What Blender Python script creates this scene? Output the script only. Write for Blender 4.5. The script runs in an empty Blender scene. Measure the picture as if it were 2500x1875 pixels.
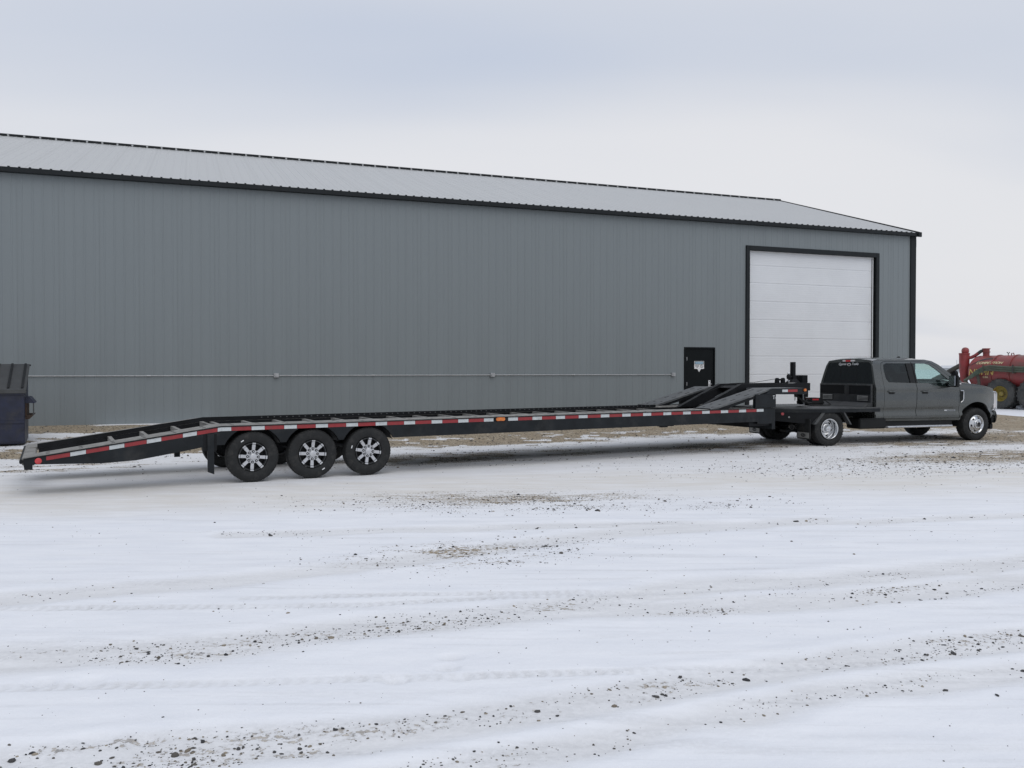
import bpy, bmesh, math, random
import numpy as np
from mathutils import Vector, Matrix

SC = bpy.context.scene
COL = SC.collection
rad = math.radians
random.seed(7)
RNG = np.random.default_rng(11)

# ------------------------------------------------------------------ camera
cam = bpy.data.cameras.new('camera')
cam.sensor_width = 36.0
cam.lens = 2078.0 / 2500.0 * 36.0
cam.clip_start = 0.05
cam.clip_end = 20000
co = bpy.data.objects.new('camera', cam)
COL.objects.link(co)
co.location = (0, 0, 1.75)
co.rotation_euler = (rad(90) - math.atan(35.5 / 2078.0), 0, 0)
SC.camera = co

# ------------------------------------------------------------------ world: overcast sky
W = bpy.data.worlds.new('World')
SC.world = W
W.use_nodes = True
nt = W.node_tree
nt.nodes.clear()
SUN_EL, SUN_ROT = rad(60), rad(150)


def nnew(t, kind, **kw):
    n = t.nodes.new(kind)
    for k, v in kw.items():
        setattr(n, k, v)
    return n


out = nnew(nt, 'ShaderNodeOutputWorld')
bg = nnew(nt, 'ShaderNodeBackground')
nt.links.new(bg.outputs[0], out.inputs[0])
sky = nnew(nt, 'ShaderNodeTexSky', sky_type='NISHITA')
sky.sun_disc = False
sky.sun_elevation = SUN_EL
sky.sun_rotation = SUN_ROT
sky.air_density = 1.5
sky.dust_density = 3.0
sks = nnew(nt, 'ShaderNodeVectorMath', operation='SCALE')
sks.inputs['Scale'].default_value = 0.10
nt.links.new(sky.outputs[0], sks.inputs[0])
# cloud deck: noise laid on a flat layer high above the place
tc = nnew(nt, 'ShaderNodeTexCoord')
sep = nnew(nt, 'ShaderNodeSeparateXYZ')
nt.links.new(tc.outputs['Generated'], sep.inputs[0])
zab = nnew(nt, 'ShaderNodeMath', operation='ABSOLUTE')
nt.links.new(sep.outputs[2], zab.inputs[0])
zad = nnew(nt, 'ShaderNodeMath', operation='ADD')
zad.inputs[1].default_value = 0.16
nt.links.new(zab.outputs[0], zad.inputs[0])
cv = nnew(nt, 'ShaderNodeCombineXYZ')
for i in (0, 1):
    d = nnew(nt, 'ShaderNodeMath', operation='DIVIDE')
    nt.links.new(sep.outputs[i], d.inputs[0])
    nt.links.new(zad.outputs[0], d.inputs[1])
    nt.links.new(d.outputs[0], cv.inputs[i])
mp = nnew(nt, 'ShaderNodeMapping')
mp.inputs['Location'].default_value = (9.7, 6.6, 0)
mp.inputs['Rotation'].default_value = (0, 0, rad(90))
mp.inputs['Scale'].default_value = (0.36, 0.85, 1)
nt.links.new(cv.outputs[0], mp.inputs[0])
n1 = nnew(nt, 'ShaderNodeTexNoise')
n1.inputs['Scale'].default_value = 0.75
n1.inputs['Detail'].default_value = 4.0
n1.inputs['Roughness'].default_value = 0.36
n1.inputs['Distortion'].default_value = 0.25
nt.links.new(mp.outputs[0], n1.inputs['Vector'])
cr = nnew(nt, 'ShaderNodeValToRGB')
cr.color_ramp.interpolation = 'B_SPLINE'
e = cr.color_ramp.elements
e[0].position = 0.31
e[0].color = (0.48, 0.56, 0.725, 1)
e[1].position = 0.64
e[1].color = (0.82, 0.82, 0.845, 1)
m_ = e.new(0.47)
m_.color = (0.645, 0.685, 0.77, 1)
nt.links.new(n1.outputs[0], cr.inputs[0])
mx = nnew(nt, 'ShaderNodeMix', data_type='RGBA')
mx.inputs[0].default_value = 0.93
nt.links.new(sks.outputs[0], mx.inputs[6])
nt.links.new(cr.outputs[0], mx.inputs[7])
nt.links.new(mx.outputs[2], bg.inputs[0])
bg.inputs[1].default_value = 1.0

sun = bpy.data.lights.new('sun', 'SUN')
sun.energy = 1.0
sun.angle = rad(60)
sun.color = (1.0, 0.96, 0.9)
so = bpy.data.objects.new('sun', sun)
COL.objects.link(so)
# weak, very soft light through the cloud, high over the yard on the camera's side
sdir = Vector((math.sin(SUN_ROT) * math.cos(SUN_EL), math.cos(SUN_ROT) * math.cos(SUN_EL), math.sin(SUN_EL)))
so.rotation_euler = (-sdir).to_track_quat('-Z', 'Y').to_euler()

vs = SC.view_settings
vs.view_transform = 'Standard'
vs.look = 'None'
vs.gamma = 1.0
vs.exposure = 0.0
vs.use_curve_mapping = False
SC.render.engine = 'CYCLES'
SC.cycles.use_denoising = True
SC.cycles.max_bounces = 8
SC.cycles.transparent_max_bounces = 12

# ------------------------------------------------------------------ materials
MATS = {}


def mat(name, col, rough=0.5, metal=0.0, var=0.06, vscale=6.0, bump=0.0, bscale=40.0, coat=0.0, spec=0.5,
        dirt=None, dirt_amt=0.0, dscale=3.0, stretch=(1, 1, 1), rvar=0.08):
    if name in MATS:
        return MATS[name]
    m = bpy.data.materials.new(name)
    m.use_nodes = True
    t = m.node_tree
    b = t.nodes['Principled BSDF']
    b.inputs['Roughness'].default_value = rough
    b.inputs['Metallic'].default_value = metal
    b.inputs['Coat Weight'].default_value = coat
    b.inputs['Coat Roughness'].default_value = 0.06
    b.inputs['Specular IOR Level'].default_value = spec
    tcx = nnew(t, 'ShaderNodeTexCoord')
    mpx = nnew(t, 'ShaderNodeMapping')
    mpx.inputs['Scale'].default_value = stretch
    t.links.new(tcx.outputs['Object'], mpx.inputs[0])
    nz = nnew(t, 'ShaderNodeTexNoise')
    nz.inputs['Scale'].default_value = vscale
    nz.inputs['Detail'].default_value = 6
    nz.inputs['Roughness'].default_value = 0.6
    t.links.new(mpx.outputs[0], nz.inputs['Vector'])
    mr = nnew(t, 'ShaderNodeMapRange')
    mr.inputs[1].default_value = 0.3
    mr.inputs[2].default_value = 0.7
    mr.inputs[3].default_value = 1 - var * 2
    mr.inputs[4].default_value = 1 + var * 2
    t.links.new(nz.outputs[0], mr.inputs[0])
    sc_ = nnew(t, 'ShaderNodeVectorMath', operation='SCALE')
    sc_.inputs[0].default_value = col[:3]
    t.links.new(mr.outputs[0], sc_.inputs['Scale'])
    last = sc_.outputs[0]
    if dirt:
        nd = nnew(t, 'ShaderNodeTexNoise')
        nd.inputs['Scale'].default_value = dscale
        nd.inputs['Detail'].default_value = 8
        nd.inputs['Roughness'].default_value = 0.7
        t.links.new(mpx.outputs[0], nd.inputs['Vector'])
        md = nnew(t, 'ShaderNodeMapRange')
        md.inputs[1].default_value = 0.62 - dirt_amt * 0.5
        md.inputs[2].default_value = 0.85 - dirt_amt * 0.35
        t.links.new(nd.outputs[0], md.inputs[0])
        mm = nnew(t, 'ShaderNodeMix', data_type='RGBA')
        mm.inputs[7].default_value = (*dirt, 1)
        t.links.new(md.outputs[0], mm.inputs[0])
        t.links.new(last, mm.inputs[6])
        last = mm.outputs[2]
    t.links.new(last, b.inputs['Base Color'])
    rr = nnew(t, 'ShaderNodeMapRange')
    rr.inputs[1].default_value = 0.3
    rr.inputs[2].default_value = 0.7
    rr.inputs[3].default_value = max(0.02, rough - rvar)
    rr.inputs[4].default_value = min(1, rough + rvar)
    t.links.new(nz.outputs[0], rr.inputs[0])
    t.links.new(rr.outputs[0], b.inputs['Roughness'])
    if bump > 0:
        nb = nnew(t, 'ShaderNodeTexNoise')
        nb.inputs['Scale'].default_value = bscale
        nb.inputs['Detail'].default_value = 4
        t.links.new(mpx.outputs[0], nb.inputs['Vector'])
        bp = nnew(t, 'ShaderNodeBump')
        bp.inputs['Strength'].default_value = bump
        bp.inputs['Distance'].default_value = 0.01
        t.links.new(nb.outputs[0], bp.inputs['Height'])
        t.links.new(bp.outputs[0], b.inputs['Normal'])
    MATS[name] = m
    return m


def glass(name, tint, alpha, rough=0.02):
    """a coated pane: tinted see-through with sharp reflections"""
    m = bpy.data.materials.new(name)
    m.use_nodes = True
    t = m.node_tree
    t.nodes.clear()
    o = nnew(t, 'ShaderNodeOutputMaterial')
    tr = nnew(t, 'ShaderNodeBsdfTransparent')
    tr.inputs[0].default_value = (*tint, 1)
    gl = nnew(t, 'ShaderNodeBsdfGlossy')
    gl.inputs['Roughness'].default_value = rough
    gl.inputs[0].default_value = (0.9, 0.95, 0.95, 1)
    lw = nnew(t, 'ShaderNodeLayerWeight')
    lw.inputs[0].default_value = 0.5
    pw = nnew(t, 'ShaderNodeMath', operation='POWER')
    pw.inputs[1].default_value = 4.5
    t.links.new(lw.outputs['Facing'], pw.inputs[0])
    fr = nnew(t, 'ShaderNodeMath', operation='MULTIPLY_ADD')
    fr.inputs[1].default_value = 0.9
    fr.inputs[2].default_value = 0.04
    t.links.new(pw.outputs[0], fr.inputs[0])
    df = nnew(t, 'ShaderNodeBsdfDiffuse')
    df.inputs[0].default_value = (0.012, 0.014, 0.016, 1)
    m1 = nnew(t, 'ShaderNodeMixShader')
    m1.inputs[0].default_value = alpha
    t.links.new(tr.outputs[0], m1.inputs[1])
    t.links.new(df.outputs[0], m1.inputs[2])
    m2 = nnew(t, 'ShaderNodeMixShader')
    t.links.new(fr.outputs[0], m2.inputs[0])
    t.links.new(m1.outputs[0], m2.inputs[1])
    t.links.new(gl.outputs[0], m2.inputs[2])
    t.links.new(m2.outputs[0], o.inputs[0])
    return m


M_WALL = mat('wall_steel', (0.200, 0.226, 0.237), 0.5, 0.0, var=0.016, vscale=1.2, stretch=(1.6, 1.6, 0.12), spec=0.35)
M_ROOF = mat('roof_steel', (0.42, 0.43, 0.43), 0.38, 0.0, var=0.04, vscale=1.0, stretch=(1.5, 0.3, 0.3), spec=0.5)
M_TRIM = mat('black_trim', (0.014, 0.017, 0.019), 0.5, var=0.1, vscale=2, spec=0.2)
M_DOORW = mat('white_door', (0.70, 0.72, 0.745), 0.5, var=0.02, vscale=0.7)
M_DOORB = mat('black_door', (0.006, 0.008, 0.009), 0.5, var=0.1, spec=0.12)
M_CONC = mat('concrete', (0.26, 0.25, 0.23), 0.9, var=0.12, bump=0.4)
M_GALV = mat('galvanised', (0.42, 0.43, 0.44), 0.5, 0.6, var=0.1, vscale=15)
M_WHITE = mat('white_paint', (0.72, 0.73, 0.74), 0.5, var=0.03)
M_BLUEP = mat('pale_blue_print', (0.28, 0.42, 0.52), 0.5, var=0.03)
M_BLACKP = mat('black_print', (0.015, 0.015, 0.017), 0.6)
M_FRAME = mat('trailer_black', (0.011, 0.0135, 0.016), 0.42, var=0.2, vscale=3, dirt=(0.04, 0.04, 0.039), dirt_amt=0.2, dscale=1.6, spec=0.22)
M_TRACK = mat('track_steel', (0.25, 0.245, 0.23), 0.6, 0.0, var=0.14, vscale=9, dirt=(0.12, 0.115, 0.105), dirt_amt=0.35, dscale=5, bump=0.2, bscale=60)
M_RAMP = mat('ramp_steel', (0.085, 0.09, 0.093), 0.5, 0.0, var=0.15, vscale=8, dirt=(0.16, 0.155, 0.145), dirt_amt=0.22, dscale=4)
M_BLACK = mat('black_steel', (0.007, 0.008, 0.0095), 0.5, var=0.2, spec=0.2)
M_RUB = mat('rubber', (0.018, 0.019, 0.0195), 0.75, var=0.15, vscale=8, bump=0.25, bscale=50, dirt=(0.055, 0.053, 0.05), dirt_amt=0.22, dscale=6, spec=0.3)
M_RTAPE = mat('red_tape', (0.27, 0.022, 0.026), 0.35, var=0.08, vscale=12, dirt=(0.16, 0.05, 0.045), dirt_amt=0.2, dscale=8)
M_WTAPE = mat('white_tape', (0.52, 0.55, 0.56), 0.35, var=0.05, vscale=12, dirt=(0.3, 0.3, 0.29), dirt_amt=0.2, dscale=8)
M_AMB = mat('amber_lens', (0.62, 0.17, 0.02), 0.2, var=0.15, vscale=30, coat=0.5)
M_RLENS = mat('red_lens', (0.48, 0.03, 0.035), 0.2, var=0.1, coat=0.5)
M_CLENS = mat('clear_lens', (0.62, 0.6, 0.6), 0.15, var=0.05, coat=0.8)
M_CHROME = mat('chrome', (0.60, 0.61, 0.62), 0.12, 1.0, var=0.03, rvar=0.04)
M_ALLOY = mat('machined_alloy', (0.54, 0.55, 0.57), 0.3, 0.6, var=0.04)
M_ALLOYD = mat('dark_alloy', (0.045, 0.047, 0.05), 0.35, 0.4, var=0.08)
M_PAINT = mat('truck_paint', (0.082, 0.088, 0.085), 0.27, 0.55, var=0.03, vscale=3, coat=0.7)
M_PLAST = mat('black_plastic', (0.010, 0.011, 0.012), 0.55, var=0.15, spec=0.25)
M_BULK = mat('bulkhead_black', (0.022, 0.024, 0.026), 0.42, var=0.25, vscale=5, dirt=(0.05, 0.05, 0.05), dirt_amt=0.3, dscale=6)
M_DECK = mat('bed_deck', (0.045, 0.048, 0.05), 0.5, var=0.2, vscale=6, dirt=(0.10, 0.10, 0.095), dirt_amt=0.25, dscale=5)
M_INT = mat('cab_interior', (0.03, 0.03, 0.031), 0.8, var=0.15)
M_PLATE = mat('flap_plate', (0.30, 0.30, 0.29), 0.4, 0.5, var=0.1)
M_BIN = mat('bin_blue', (0.010, 0.014, 0.036), 0.5, var=0.25, vscale=4, dirt=(0.035, 0.034, 0.035), dirt_amt=0.3, dscale=3)
M_LID = mat('bin_lid', (0.042, 0.044, 0.045), 0.6, var=0.15, vscale=5)
M_RUST = mat('rust', (0.05, 0.03, 0.02), 0.85, var=0.3, vscale=12)
M_TANK = mat('tank_red', (0.27, 0.040, 0.041), 0.45, var=0.12, vscale=2, dirt=(0.14, 0.07, 0.055), dirt_amt=0.40, dscale=1.2)
M_RIMY = mat('rim_yellow', (0.33, 0.25, 0.035), 0.55, var=0.15, vscale=4, dirt=(0.16, 0.13, 0.08), dirt_amt=0.4, dscale=4)
M_AGT = mat('ag_rubber', (0.050, 0.052, 0.052), 0.85, var=0.15, vscale=5, dirt=(0.11, 0.105, 0.095), dirt_amt=0.35, dscale=3)
M_HOSEG = mat('hose_green', (0.075, 0.105, 0.072), 0.65, var=0.2, vscale=6, dirt=(0.09, 0.075, 0.055), dirt_amt=0.4, dscale=3)
M_HOSE = mat('hose_dark', (0.05, 0.05, 0.046), 0.7, var=0.2, vscale=6, dirt=(0.10, 0.085, 0.06), dirt_amt=0.4, dscale=2)
M_YEL = mat('yellow_letters', (0.62, 0.46, 0.14), 0.5, var=0.1, dirt=(0.3, 0.18, 0.08), dirt_amt=0.2)
M_CREAM = mat('cream_letters', (0.68, 0.60, 0.36), 0.5, var=0.1)
M_STONE = mat('stone', (0.10, 0.098, 0.094), 0.9, var=0.35, vscale=9, bump=0.3)
G_TINT = glass('tinted_glass', (0.10, 0.11, 0.11), 0.7)
G_SIDE = glass('side_glass', (0.80, 0.90, 0.875), 0.03)
G_REAR = glass('rear_door_glass', (0.30, 0.33, 0.33), 0.35)


# ------------------------------------------------------------------ mesh helpers
class MB:
    def __init__(s):
        s.v = []
        s.f = []

    def add(s, vs_, fs):
        o = len(s.v)
        s.v += [tuple(p) for p in vs_]
        s.f += [tuple(i + o for i in f) for f in fs]
        return s

    def box(s, x0, x1, y0, y1, z0, z1):
        return s.add([(x0, y0, z0), (x1, y0, z0), (x1, y1, z0), (x0, y1, z0), (x0, y0, z1), (x1, y0, z1), (x1, y1, z1), (x0, y1, z1)],
                     [(0, 3, 2, 1), (4, 5, 6, 7), (0, 1, 5, 4), (1, 2, 6, 5), (2, 3, 7, 6), (3, 0, 4, 7)])

    def hexa(s, p):
        return s.add(p, [(0, 3, 2, 1), (4, 5, 6, 7), (0, 1, 5, 4), (1, 2, 6, 5), (2, 3, 7, 6), (3, 0, 4, 7)])

    def prism(s, poly, y0, y1, ax='y'):
        """polygon of (a, b) pushed along an axis: y -> (a, d, b); x -> (d, a, b); z -> (a, b, d)"""
        n = len(poly)
        mk = {'y': lambda a, b, d: (a, d, b), 'x': lambda a, b, d: (d, a, b), 'z': lambda a, b, d: (a, b, d)}[ax]
        vv = [mk(a, b, y0) for a, b in poly] + [mk(a, b, y1) for a, b in poly]
        ff = [tuple(range(n)), tuple(range(2 * n - 1, n - 1, -1))]
        ff += [(i, i + n, (i + 1) % n + n, (i + 1) % n) for i in range(n)]
        return s.add(vv, ff)

    def tube(s, path, r, seg=10, caps=True):
        P = [Vector(p) for p in path]
        n = len(P)
        R = r if isinstance(r, (list, tuple)) else [r] * n
        vv = []
        up = None
        for i in range(n):
            d = (P[min(i + 1, n - 1)] - P[max(i - 1, 0)])
            if d.length < 1e-9:
                d = Vector((0, 0, 1))
            d.normalize()
            if up is None:
                up = Vector((0, 0, 1)) if abs(d.z) < 0.9 else Vector((1, 0, 0))
            a = d.cross(up)
            if a.length < 1e-6:
                a = d.cross(Vector((1, 0, 0.3)))
            a.normalize()
            b = a.cross(d).normalized()
            up = b
            for k in range(seg):
                t = 2 * math.pi * k / seg
                vv.append(P[i] + (a * math.cos(t) + b * math.sin(t)) * R[i])
        ff = []
        for i in range(n - 1):
            for k in range(seg):
                k2 = (k + 1) % seg
                ff.append((i * seg + k, i * seg + k2, (i + 1) * seg + k2, (i + 1) * seg + k))
        if caps:
            ff.append(tuple(range(seg - 1, -1, -1)))
            ff.append(tuple((n - 1) * seg + k for k in range(seg)))
        return s.add(vv, ff)

    def lathe(s, prof, c=(0, 0, 0), seg=48, ax='y', skip=None, ph=0.0):
        """profile of (radius, offset along axis); skip(i, k) leaves a facet open"""
        vv = []
        for r, t in prof:
            for k in range(seg):
                a = 2 * math.pi * k / seg + ph
                if ax == 'y':
                    vv.append((c[0] + r * math.cos(a), c[1] + t, c[2] + r * math.sin(a)))
                elif ax == 'x':
                    vv.append((c[0] + t, c[1] + r * math.cos(a), c[2] + r * math.sin(a)))
                else:
                    vv.append((c[0] + r * math.cos(a), c[1] + r * math.sin(a), c[2] + t))
        ff = []
        for i in range(len(prof) - 1):
            for k in range(seg):
                if skip and skip(i, k):
                    continue
                k2 = (k + 1) % seg
                ff.append((i * seg + k, i * seg + k2, (i + 1) * seg + k2, (i + 1) * seg + k))
        return s.add(vv, ff)

    def grid(s, fn, nu, nv):
        vv = [fn(i / (nu - 1), j / (nv - 1)) for j in range(nv) for i in range(nu)]
        ff = [(j * nu + i, j * nu + i + 1, (j + 1) * nu + i + 1, (j + 1) * nu + i) for j in range(nv - 1) for i in range(nu - 1)]
        return s.add(vv, ff)

    def build(s, name, m, parent=None, smooth=35, bevel=0.0, weld=True):
        me = bpy.data.meshes.new(name)
        bm = bmesh.new()
        vv = [bm.verts.new(p) for p in s.v]
        for f in s.f:
            try:
                bm.faces.new([vv[i] for i in f])
            except ValueError:
                pass
        if weld:
            bmesh.ops.remove_doubles(bm, verts=bm.verts, dist=1e-5)
        bmesh.ops.recalc_face_normals(bm, faces=bm.faces)
        if bevel > 0:
            ed = [e_ for e_ in bm.edges if len(e_.link_faces) == 2 and e_.calc_face_angle(0) > rad(40)]
            if ed:
                bmesh.ops.bevel(bm, geom=ed, offset=bevel, segments=2, affect='EDGES', clamp_overlap=True)
        return finish(bm, name, m, parent, smooth, me)


def finish(bm, name, m, parent, smooth=35, me=None):
    me = me or bpy.data.meshes.new(name)
    bm.to_mesh(me)
    bm.free()
    if smooth:
        for p in me.polygons:
            p.use_smooth = True
        me.set_sharp_from_angle(angle=rad(smooth))
    me.materials.append(m)
    o = bpy.data.objects.new(name, me)
    COL.objects.link(o)
    if parent:
        o.parent = parent
    return o


def empty(name, loc=(0, 0, 0), rot=(0, 0, 0), parent=None):
    o = bpy.data.objects.new(name, None)
    COL.objects.link(o)
    o.location = loc
    o.rotation_euler = rot
    if parent:
        o.parent = parent
    return o


def tag(o, label=None, cat=None, group=None, kind=None):
    if label:
        o['label'] = label
    if cat:
        o['category'] = cat
    if group:
        o['group'] = group
    if kind:
        o['kind'] = kind
    return o


def box(name, m, parent, x0, x1, y0, y1, z0, z1, bevel=0.0):
    return MB().box(x0, x1, y0, y1, z0, z1).build(name, m, parent, bevel=bevel)


def text(name, s, m, parent, loc, rot, size, shear=0.0, ext=0.0015, align='LEFT', sx=1.0, bold=0.0):
    cu = bpy.data.curves.new(name, 'FONT')
    cu.body = s
    cu.size = size
    cu.shear = shear
    cu.extrude = ext
    cu.offset = bold
    cu.align_x = align
    cu.materials.append(m)
    tmp = bpy.data.objects.new(name, cu)
    COL.objects.link(tmp)
    bpy.context.view_layer.update()
    me = bpy.data.meshes.new_from_object(tmp.evaluated_get(bpy.context.evaluated_depsgraph_get()))
    bpy.data.objects.remove(tmp)
    me.name = name
    o = bpy.data.objects.new(name, me)
    COL.objects.link(o)
    o.parent = parent
    o.location = loc
    o.rotation_euler = rot
    o.scale = (sx, 1, 1)
    return o


def inst(src, name, parent, loc=None, rot=None):
    o = src.copy()
    o.name = name
    COL.objects.link(o)
    o.parent = parent
    if loc is not None:
        o.location = loc
    if rot is not None:
        o.rotation_euler = rot
    return o


def panel(name, m, parent, outline, holes, hw, side, th=0.03, dz=0.035, dx=0.14, smooth=40, off=0.0, th_in=True):
    """sheet cut to an outline in (x, z) with openings, bent to y = side * hw(x, z)"""
    bm = bmesh.new()
    edges = []
    for loop in [outline] + list(holes):
        vv = [bm.verts.new((a, 0, b)) for a, b in loop]
        for i in range(len(vv)):
            edges.append(bm.edges.new((vv[i], vv[(i + 1) % len(vv)])))
    bmesh.ops.triangle_fill(bm, edges=edges, use_beauty=True, use_dissolve=False)
    xs = [p[0] for p in outline]
    zs = [p[1] for p in outline]
    z = math.ceil(min(zs) / dz) * dz
    while z < max(zs):
        bmesh.ops.bisect_plane(bm, geom=bm.verts[:] + bm.edges[:] + bm.faces[:], plane_co=(0, 0, z), plane_no=(0, 0, 1))
        z += dz
    x = math.ceil(min(xs) / dx) * dx
    while x < max(xs):
        bmesh.ops.bisect_plane(bm, geom=bm.verts[:] + bm.edges[:] + bm.faces[:], plane_co=(x, 0, 0), plane_no=(1, 0, 0))
        x += dx
    top = list(bm.faces)
    r = bmesh.ops.extrude_face_region(bm, geom=top)
    nv = [g for g in r['geom'] if isinstance(g, bmesh.types.BMVert)]
    nvs = set(nv)
    for v in bm.verts:
        h = hw(v.co.x, v.co.z) + off
        v.co.y = side * (h - th if v in nvs else h)
    bmesh.ops.recalc_face_normals(bm, faces=bm.faces)
    return finish(bm, name, m, parent, smooth)


def arc(cx, cz, r, a0, a1, n):
    return [(cx + r * math.cos(rad(a0 + (a1 - a0) * i / n)), cz + r * math.sin(rad(a0 + (a1 - a0) * i / n))) for i in range(n + 1)]


# ------------------------------------------------------------------ numpy noise
def vnoise(x, y, seed=0):
    xi = np.floor(x).astype(np.int64)
    yi = np.floor(y).astype(np.int64)
    fx = x - xi
    fy = y - yi
    fx = fx * fx * (3 - 2 * fx)
    fy = fy * fy * (3 - 2 * fy)

    def h(a, b):
        n = (a * 374761393 + b * 668265263 + seed * 974634541) & 0xFFFFFFFF
        n = ((n ^ (n >> 13)) * 1274126177) & 0xFFFFFFFF
        n = n ^ (n >> 16)
        return (n & 0xFFFF) / 65535.0
    return (h(xi, yi) * (1 - fx) + h(xi + 1, yi) * fx) * (1 - fy) + (h(xi, yi + 1) * (1 - fx) + h(xi + 1, yi + 1) * fx) * fy


def fbm(x, y, oct=4, seed=0, gain=0.5):
    s = np.zeros_like(x)
    a = 1.0
    t = 0.0
    for i in range(oct):
        s += a * vnoise(x * 2 ** i, y * 2 ** i, seed + i * 17)
        t += a
        a *= gain
    return s / t


def sstep(a, b, x):
    t = np.clip((x - a) / (b - a), 0, 1)
    return t * t * (3 - 2 * t)


def pdist(x, y, poly):
    """distance to a polyline and length along it"""
    best = np.full(x.shape, 1e9)
    along = np.zeros(x.shape)
    s0 = 0.0
    for (x0, y0), (x1, y1) in zip(poly[:-1], poly[1:]):
        dx, dy = x1 - x0, y1 - y0
        L = math.hypot(dx, dy)
        t = np.clip(((x - x0) * dx + (y - y0) * dy) / (L * L), 0, 1)
        d = np.hypot(x - x0 - t * dx, y - y0 - t * dy)
        k = d < best
        best = np.where(k, d, best)
        along = np.where(k, s0 + t * L, along)
        s0 += L
    return best, along

# ------------------------------------------------------------------ ground: one sheet to the horizon
BO, BA = (-12.710, 22.4175), rad(20.5)      # building: a point on the long wall's foot and its direction
BUX, BUY = math.cos(BA), math.sin(BA)


def bcoord(x, y):
    dx, dy = x - BO[0], y - BO[1]
    return dx * BUX + dy * BUY, -dx * BUY + dy * BUX


RUTS = [  # wheel ruts in the snow: centre line, half width, stoniness
    ([(-2.6, 3.70), (-1.55, 3.91), (-0.69, 4.04), (0.11, 4.34), (1.03, 4.71), (2.13, 5.18), (3.32, 5.5), (6.5, 6.2)], 0.20, 1.0),
    ([(-0.6, 3.55), (0.49, 4.02), (1.67, 4.59), (2.96, 4.9), (6, 5.6)], 0.16, 0.75),
    ([(-4.5, 4.95), (-3.11, 5.14), (-2.04, 5.27), (-0.98, 5.76), (0.0, 6.05), (1.49, 6.86), (2.56, 7.06), (4.67, 7.74), (8, 8.9)], 0.26, 0.85),
    ([(0.3, 6.10), (0.74, 6.16), (2.33, 6.43), (3.22, 6.67), (4.26, 7.06), (8, 8.2)], 0.22, 1.0),
    ([(-5, 6.1), (-3.91, 6.47), (-2.82, 6.86), (-1.61, 7.42), (-0.59, 8.09), (1.1, 9.11), (3.57, 9.85)], 0.24, 0.45),
    ([(-3, 9.0), (-1.0, 9.3), (1.2, 9.6), (3.9, 9.7), (7, 10.4)], 0.18, 0.4),
]
TREADS = [
    ([(-6, 6.1), (-3.74, 6.19), (-2.86, 6.23), (-1.07, 6.31), (0.16, 6.55), (1.46, 6.73)], 0.07),
    ([(-5, 4.4), (-2.81, 4.65), (-1.71, 4.72), (-0.81, 4.8), (0.59, 4.9), (1.57, 5.0), (2.4, 5.1)], 0.06),
    ([(-2.04, 6.49), (-0.8, 6.61), (1.0, 6.67), (2.0, 6.8)], 0.06),
]
FEET = [(-0.37, 5.16), (-0.38, 4.98), (-0.30, 4.82), (-0.66, 4.78), (-1.97, 4.02), (-1.72, 4.02), (-2.37, 4.74), (-2.63, 4.74)]


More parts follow.
